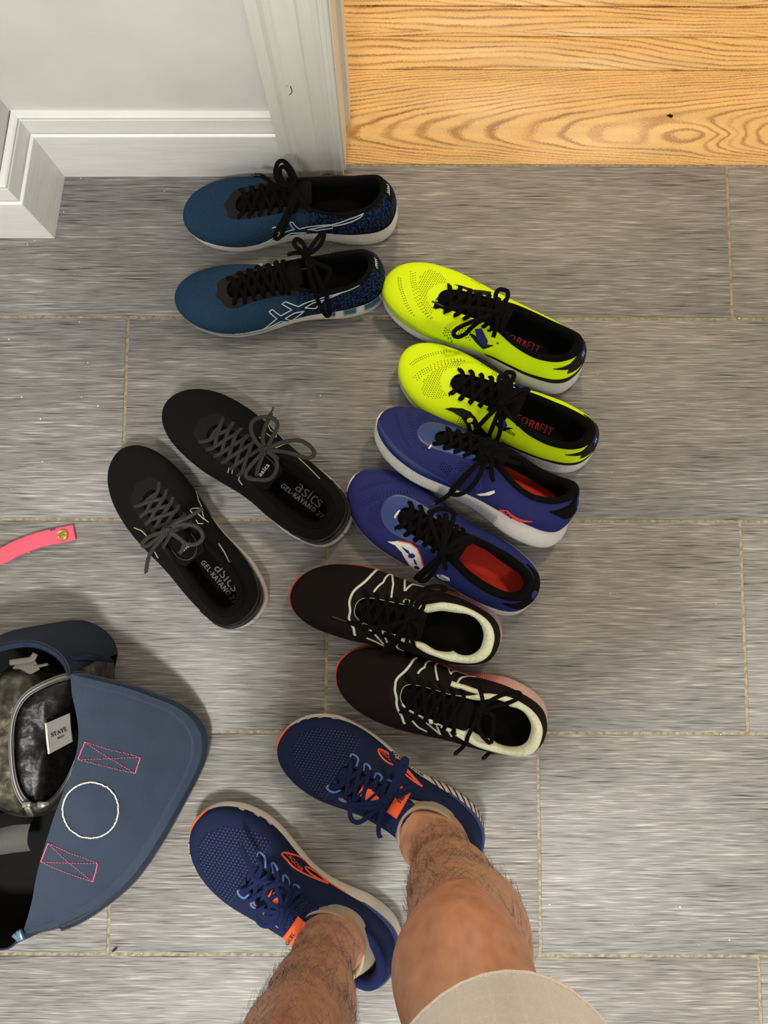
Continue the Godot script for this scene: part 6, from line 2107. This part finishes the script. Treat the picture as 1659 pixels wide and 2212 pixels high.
func person() -> void:
	var t := thing("person", "person seen from above, bare hairy legs in pale grey shorts, wearing navy running shoes", "person", Vector3.ZERO)
	var net := Net.new(Vector3(-0.26, 0.03, 0.17), Vector3(0.26, 0.98, 0.60), 0.0085, 0.009)
	# right leg, then left leg: foot, ankle, shin, calf, knee, thigh
	var R := [Vector3(0.020, 0.058, 0.297), Vector3(0.068, 0.078, 0.343), Vector3(0.0745, 0.14, 0.344), Vector3(0.077, 0.24, 0.338), Vector3(0.083, 0.34, 0.338), Vector3(0.0625, 0.49, 0.308), Vector3(0.085, 0.64, 0.362), Vector3(0.095, 0.90, 0.400)]
	var Lf := [Vector3(-0.100, 0.058, 0.440), Vector3(-0.068, 0.078, 0.468), Vector3(-0.074, 0.14, 0.460), Vector3(-0.079, 0.23, 0.461), Vector3(-0.084, 0.33, 0.458), Vector3(-0.090, 0.49, 0.425), Vector3(-0.098, 0.64, 0.43), Vector3(-0.100, 0.90, 0.420)]
	for g in [R, Lf]:
		var o: float = 1.0 if g == R else -1.0
		net.bone(g[0], 0.022, g[1], 0.034)
		net.bone(g[1], 0.036, g[2], 0.033)
		net.bone(g[2], 0.033, g[3], 0.043)
		net.bone(g[3], 0.043, g[4], 0.052)
		net.bone(g[4], 0.052, g[5], 0.050)
		net.bone(g[5], 0.050, g[6], 0.060)
		net.bone(g[6], 0.060, g[7], 0.078)
		# calf heads, shin bone, kneecap, ankle bones
		net.bone(g[3] + Vector3(o * 0.012, 0.04, 0.022), 0.030, g[4] + Vector3(o * 0.014, 0.02, 0.020), 0.040)
		net.bone(g[3] + Vector3(-o * 0.014, 0.02, 0.018), 0.028, g[4] + Vector3(-o * 0.012, 0.0, 0.018), 0.036)
		net.bone(g[2] + Vector3(-o * 0.006, 0.02, -0.016), 0.014, g[5] + Vector3(0, -0.05, -0.030), 0.020)
		net.bone(g[5] + Vector3(0, -0.015, -0.036), 0.024, g[5] + Vector3(0, 0.025, -0.036), 0.027)
		net.bone(g[1] + Vector3(o * 0.032, 0.012, 0.010), 0.010, g[1] + Vector3(o * 0.030, 0.020, 0.008), 0.009)
		net.bone(g[1] + Vector3(-o * 0.032, 0.020, 0.0), 0.010, g[1] + Vector3(-o * 0.030, 0.030, 0.0), 0.009)
	net.bone(R[7], 0.09, Lf[7], 0.09)
	var knees := [R[5] + Vector3(0, 0.0, -0.05), Lf[5] + Vector3(0, 0.0, -0.05)]
	var made := net.mesh(func(p: Vector3) -> Color:
		var k := 0.0
		for q in knees:
			k = max(k, smoothstep(0.10, 0.03, (p - q).length()))
		return Color(1, 1, 1).lerp(Color(1.25, 0.86, 0.82), k))
	var skin_m := noisy([[0.0, Color(0.60, 0.43, 0.33)], [0.45, Color(0.70, 0.515, 0.405)], [1.0, Color(0.77, 0.59, 0.48)]], 0.02, 5.0, 0.5, 91, 0.02, 5)
	skin_m.vertex_color_use_as_albedo = true
	skin_m.subsurf_scatter_enabled = true
	skin_m.subsurf_scatter_strength = 0.12
	# upper body: trunk, arms that hold the phone, neck and head; hands on a finer grid
	var white := func(_p): return Color.WHITE
	var top := Net.new(Vector3(-0.34, 0.93, 0.02), Vector3(0.34, 1.80, 0.62), 0.013, 0.010)
	top.bone(Vector3(-0.07, 0.98, 0.42), 0.10, Vector3(-0.08, 1.32, 0.43), 0.10)
	top.bone(Vector3(0.07, 0.98, 0.42), 0.10, Vector3(0.08, 1.32, 0.43), 0.10)
	top.bone(Vector3(-0.15, 1.38, 0.44), 0.055, Vector3(0.15, 1.38, 0.44), 0.055)
	top.bone(Vector3(0, 1.40, 0.43), 0.055, Vector3(0, 1.52, 0.39), 0.050)
	top.bone(Vector3(0, 1.60, 0.36), 0.078, Vector3(0, 1.655, 0.385), 0.088)
	top.bone(Vector3(0, 1.545, 0.318), 0.045, Vector3(0, 1.58, 0.33), 0.060)
	top.bone(Vector3(0, 1.60, 0.265), 0.010, Vector3(0, 1.575, 0.252), 0.014)
	top.bone(Vector3(-0.02, 1.535, 0.270), 0.012, Vector3(0.02, 1.535, 0.270), 0.012)
	for o in [-1.0, 1.0]:
		top.bone(Vector3(o * 0.082, 1.58, 0.375), 0.012, Vector3(o * 0.086, 1.62, 0.38), 0.016)
		top.bone(Vector3(o * 0.19, 1.375, 0.44), 0.050, Vector3(o * 0.245, 1.16, 0.36), 0.036)
		top.bone(Vector3(o * 0.245, 1.16, 0.36), 0.036, Vector3(o * 0.085, 1.165, 0.155), 0.024)
	var head: ArrayMesh = top.mesh(white)[0]
	var join := SurfaceTool.new()
	join.begin(Mesh.PRIMITIVE_TRIANGLES)
	join.append_from(made[0], 0, Transform3D.IDENTITY)
	join.append_from(head, 0, Transform3D.IDENTITY)
	for o in [-1.0, 1.0]:
		var hn := Net.new(Vector3(o * 0.075 - 0.06, 1.115, 0.02), Vector3(o * 0.075 + 0.06, 1.20, 0.18), 0.004, 0.0028)
		var wr := Vector3(o * 0.085, 1.165, 0.155)
		hn.bone(wr, 0.022, Vector3(o * 0.066, 1.160, 0.112), 0.018)
		hn.bone(Vector3(o * 0.078, 1.158, 0.118), 0.015, Vector3(o * 0.062, 1.152, 0.075), 0.012)
		for k in 4:
			var kn := Vector3(o * (0.062 - 0.002 * k), 1.150, 0.068 + 0.016 * k)
			var mid := kn + Vector3(-o * 0.012, 0.010, -0.014)
			hn.bone(kn, 0.0090, mid, 0.0082)
			hn.bone(mid, 0.0082, mid + Vector3(-o * (0.020 - 0.003 * abs(k - 1)), -0.004, -0.008), 0.0072)
		hn.bone(Vector3(o * 0.066, 1.150, 0.120), 0.011, Vector3(o * 0.040, 1.147, 0.105), 0.0095)
		hn.bone(Vector3(o * 0.040, 1.147, 0.105), 0.0095, Vector3(o * 0.018, 1.146, 0.092), 0.0085)
		join.append_from(hn.mesh(white)[0], 0, Transform3D.IDENTITY)
	obj("body", join.commit(), skin_m, t)
	var hb := MB.new()
	var hp := PackedVector3Array()
	for j in 32:
		var a := TAU * j / 32
		for q in [[1.575, 0.075, 0.05], [1.62, 0.094, 0.022], [1.67, 0.096, 0.0], [1.715, 0.080, 0.0], [1.742, 0.045, 0.0], [1.750, 0.0, 0.0]]:
			var z: float = sin(a) * q[1] * 1.05
			hp.append(Vector3(cos(a) * q[1], q[0], 0.392 + max(z, -q[1] * 1.05 + q[2] * 2.2)))
	hb.grid(hp, 32, 6, true, true)
	obj("hair", hb.mesh(), flat_mat(Color(0.06, 0.045, 0.035), 0.7), t)
	leg_hair(t, made[1], R, Lf)
	# socks: a ribbed cuff between shoe and skin
	var beige := cloth(Color(0.72, 0.67, 0.60), 0.95, 60.0, 0.1)
	for g in [[R, Vector3(0.0600, 0.072, 0.3365), 1.0], [Lf, Vector3(-0.066, 0.072, 0.4690), -1.0]]:
		obj("sock", sock(g[0], g[1], g[2]), beige, t)
	# shorts: two legs and the seat
	var pale := cloth(Color(0.94, 0.91, 0.895), 0.95, 50.0, 0.1)
	var sb := MB.new()
	for g in [[R, 1.0], [Lf, -1.0]]:
		for layer in 2:
			var p := PackedVector3Array()
			for i in 12:
				var k := i / 11.0
				var c := Vector3(lerp(g[0][6].x, g[1] * 0.09, k), lerp(0.565, 0.90, k), lerp(g[0][6].z + (0.008 if g[1] > 0 else 0.0), 0.415, k))
				for j in 40:
					var a := TAU * j / 40
					var r: float = lerp(0.096, 0.118, k) + 0.004 * sin(a * 3.0 + k * 4.0) * (1.0 - k) - layer * 0.003
					p.append(c + Vector3(cos(a) * r * 1.02, 0.006 * sin(a * 2.0) * (1.0 - k), sin(a) * r))
			# rows run up the leg; swap to rings
			var q := PackedVector3Array()
			for j in 40:
				for i in 12:
					q.append(p[i * 40 + j])
			sb.grid(q, 40, 12, true, layer == 0)
		var rim := PackedVector3Array()
		for j in 41:
			var a := TAU * (j % 40) / 40
			var c := Vector3(g[0][6].x, 0.565, g[0][6].z + (0.008 if g[1] > 0 else 0.0))
			var r := 0.096 + 0.004 * sin(a * 3.0)
			rim.append(c + Vector3(cos(a) * r * 1.02, 0.006 * sin(a * 2.0), sin(a) * r))
		cord(sb, rim, 0.004, 0.004, UP, 0.0, 6)
	var hip := PackedVector3Array()
	for j in 48:
		var a := TAU * j / 48
		for i in 8:
			var k := i / 7.0
			hip.append(Vector3(cos(a) * lerp(0.205, 0.178, k), lerp(0.80, 1.02, k), 0.415 + sin(a) * lerp(0.130, 0.118, k)))
	sb.grid(hip, 48, 8, true, true)
	obj("shorts", sb.mesh(), pale, t)
	var tb := MB.new()
	var tor := PackedVector3Array()
	for j in 48:
		var a := TAU * j / 48
		for q in [[0.97, 0.186, 0.126], [1.05, 0.180, 0.124], [1.18, 0.182, 0.122], [1.30, 0.195, 0.122], [1.40, 0.200, 0.112], [1.46, 0.170, 0.090], [1.50, 0.090, 0.065], [1.515, 0.0, 0.0]]:
			tor.append(Vector3(cos(a) * q[1], q[0], 0.43 + sin(a) * q[2]))
	tb.grid(tor, 48, 8, true, true)
	for o in [-1.0, 1.0]:
		cord(tb, smooth_path(PackedVector3Array([Vector3(o * 0.14, 1.40, 0.43), Vector3(o * 0.205, 1.36, 0.435), Vector3(o * 0.235, 1.26, 0.405), Vector3(o * 0.245, 1.18, 0.37)]), 0.015), 0.125, 0.125, Vector3(0, 0.3, -1), 0.0, 20)
	obj("shirt", tb.mesh(), cloth(Color(0.45, 0.45, 0.47), 0.95, 40.0), t)

func phone() -> void:
	var t := thing("phone", "dark smartphone held flat in both hands above the shoes", "phone", Vector3(0, 1.133, 0.058))
	obj("case", box_mesh(Vector3.ZERO, Vector3(0.074, 0.009, 0.150), 0.004), flat_mat(Color(0.05, 0.05, 0.055), 0.5), t)
	obj("screen", box_mesh(Vector3(0, 0.0046, 0), Vector3(0.068, 0.001, 0.143), 0.0005), flat_mat(Color(0.02, 0.02, 0.025), 0.15), t)

func sock(g: Array, at: Vector3, side: float) -> ArrayMesh:
	var b := MB.new()
	var p := PackedVector3Array()
	var dir: Vector3 = (at - g[0] * Vector3(1, 0, 1) - Vector3(0, at.y, 0)).normalized()
	for j in 48:
		var a := TAU * j / 48
		for q in [[-0.030, 0.045, 0.056], [-0.004, 0.042, 0.053], [0.012, 0.040, 0.050], [0.022, 0.0395, 0.049], [0.027, 0.0392, 0.0485], [0.0285, 0.0375, 0.0468], [0.026, 0.0355, 0.0445], [0.005, 0.033, 0.041]]:
			var lx: float = cos(a) * q[2]
			var lz: float = sin(a) * q[1]
			var ax := Vector3(dir.x, 0, dir.z)
			var az := Vector3(-dir.z, 0, dir.x)
			var lean: Vector3 = (g[2] - g[1]) / (g[2].y - g[1].y) * q[0] * 0.8
			# the cuff climbs towards the heel and dips over the instep
			var y: float = at.y + q[0] + 0.006 * cos(a)
			p.append(Vector3(at.x, y, at.z) + ax * (lx + 0.6 * max(0.0, 0.004 - q[0])) + az * lz + Vector3(lean.x, 0, lean.z))
	b.grid(p, 48, 8, true, true)
	return b.mesh()

func leg_hair(t: Node3D, pts: PackedVector3Array, R: Array, Lf: Array) -> void:
	var rng := RandomNumberGenerator.new()
	rng.seed = 77
	var b := SurfaceTool.new()
	b.begin(Mesh.PRIMITIVE_TRIANGLES)
	var nh := 0
	for p in pts:
		if p.y < 0.125 or p.y > 0.47:
			continue
		var many := 3 if p.y < 0.34 else 1
		for k in many:
			if rng.randf() < 0.25:
				continue
			var g: Array = R if p.x > 0.0 else Lf
			var i := 2
			while i < 5 and p.y > g[i + 1].y:
				i += 1
			var c: Vector3 = g[i].lerp(g[i + 1], clamp((p.y - g[i].y) / (g[i + 1].y - g[i].y), 0.0, 1.0))
			var out := Vector3(p.x - c.x, 0, p.z - c.z).normalized()
			var o := p + Vector3(rng.randf_range(-1, 1), rng.randf_range(-1, 1), rng.randf_range(-1, 1)) * 0.004 - out * 0.003
			var side := UP.cross(out) * rng.randf_range(-0.8, 0.8)
			var d := (Vector3(0, -1, 0) + side + out * rng.randf_range(0.25, 0.7)).normalized()
			var len := rng.randf_range(0.010, 0.022)
			var curl := UP.cross(out) * rng.randf_range(-0.5, 0.5) - out * 0.45
			var wd := d.cross(out).normalized() * 0.00009
			var prev := o
			for s in 3:
				var q := o + d * len * (s + 1) / 3.0 + curl * len * pow((s + 1) / 3.0, 2.0) * 0.5
				var w0 := wd * (1.0 - s * 0.25)
				var w1 := wd * (0.75 - s * 0.25)
				var nn := out * 0.00009
				for v in [prev - w0, prev + w0, q + w1, prev - w0, q + w1, q - w1, prev - nn, prev + nn, q + nn, prev - nn, q + nn, q - nn]:
					b.add_vertex(v)
				prev = q
			nh += 1
	b.generate_normals()
	var o := obj("leg_hair", b.commit(), flat_mat(Color(0.12, 0.08, 0.06), 0.6), t)
	o.set_meta("kind", "stuff")

func scraps() -> void:
	# crumbs on the tiles and one dry leaf scrap
	var rng := RandomNumberGenerator.new()
	rng.seed = 9
	var b := MB.new()
	var spots := V([-0.5042, 0, -0.1728, -0.5188, 0, -0.039, 0.4839, 0, 0.499, 0.441, 0, 0.5059, 0.2337, 0, 0.4519, -0.0955, 0, -0.2728, 0.531, 0, -0.3928, 0.4816, 0, 0.2178, -0.4505, 0, -0.2695, 0.3286, 0, 0.0181, 0.4815, 0, 0.0323, -0.4577, 0, -0.3846, -0.3772, 0, 0.5215, -0.3365, 0, 0.5195, 0.3354, 0, -0.1596, -0.5036, 0, -0.5908, -0.5158, 0, -0.5797, -0.4641, 0, -0.6086, -0.3364, 0, -0.5891, -0.4881, 0, -0.5556, -0.5407, 0, -0.5045, -0.5305, 0, -0.5103, -0.5488, 0, -0.1321, -0.5619, 0, -0.3573, -0.5393, 0, -0.2693, -0.5097, 0, -0.2365, 0.4161, 0, 0.4544, -0.4428, 0, -0.3216, -0.4253, 0, -0.2563])
	for q in spots:
		var s := rng.randf_range(0.0009, 0.0021)
		soft_box(b, q + Vector3(0, s * 0.35, 0), Vector3(s * rng.randf_range(0.8, 1.6), s * 0.7, s), s * 0.3, Basis(UP, rng.randf() * 6.0))
	for i in 60:
		var s := rng.randf_range(0.0004, 0.0008)
		soft_box(b, Vector3(rng.randf_range(-0.58, 0.6), s * 0.3, rng.randf_range(-0.5, 0.6)), Vector3(s * 1.3, s * 0.6, s), s * 0.25, Basis(UP, rng.randf() * 6.0))
	var o := obj("grit", b.mesh(), flat_mat(Color(0.88, 0.87, 0.82), 0.8), self)
	o.set_meta("kind", "stuff")
	o.set_meta("label", "white crumbs and grit scattered over the grey floor tiles")
	o.set_meta("category", "grit")
	var l := MB.new()
	cord(l, smooth_path(V([-0.3781, 0.0015, 0.5177, -0.3744, 0.003, 0.5146, -0.3713, 0.003, 0.5121, -0.3691, 0.002, 0.5113]), 0.0006), 0.0026, 0.0010, UP, 0.3, 8)
	var leaf := obj("leaf_scrap", l.mesh(), flat_mat(Color(0.16, 0.08, 0.05), 0.8), self)
	leaf.set_meta("label", "tiny dark brown dry leaf scrap beside the grout joint near the bag")
	leaf.set_meta("category", "leaf")
	var sp := MB.new()
	soft_box(sp, V([0.4381, 0.001, -0.7119])[0], Vector3(0.006, 0.0022, 0.004), 0.0009, Basis(UP, -0.3))
	soft_box(sp, V([0.4339, 0.0008, -0.7127])[0], Vector3(0.003, 0.0014, 0.0016), 0.0005, Basis(UP, 0.5))
	var pe := obj("debris", sp.mesh(), flat_mat(Color(0.05, 0.04, 0.03), 0.8), self)
	pe.set_meta("label", "small black speck of dirt lying on the oak floor board")
	pe.set_meta("category", "dirt")
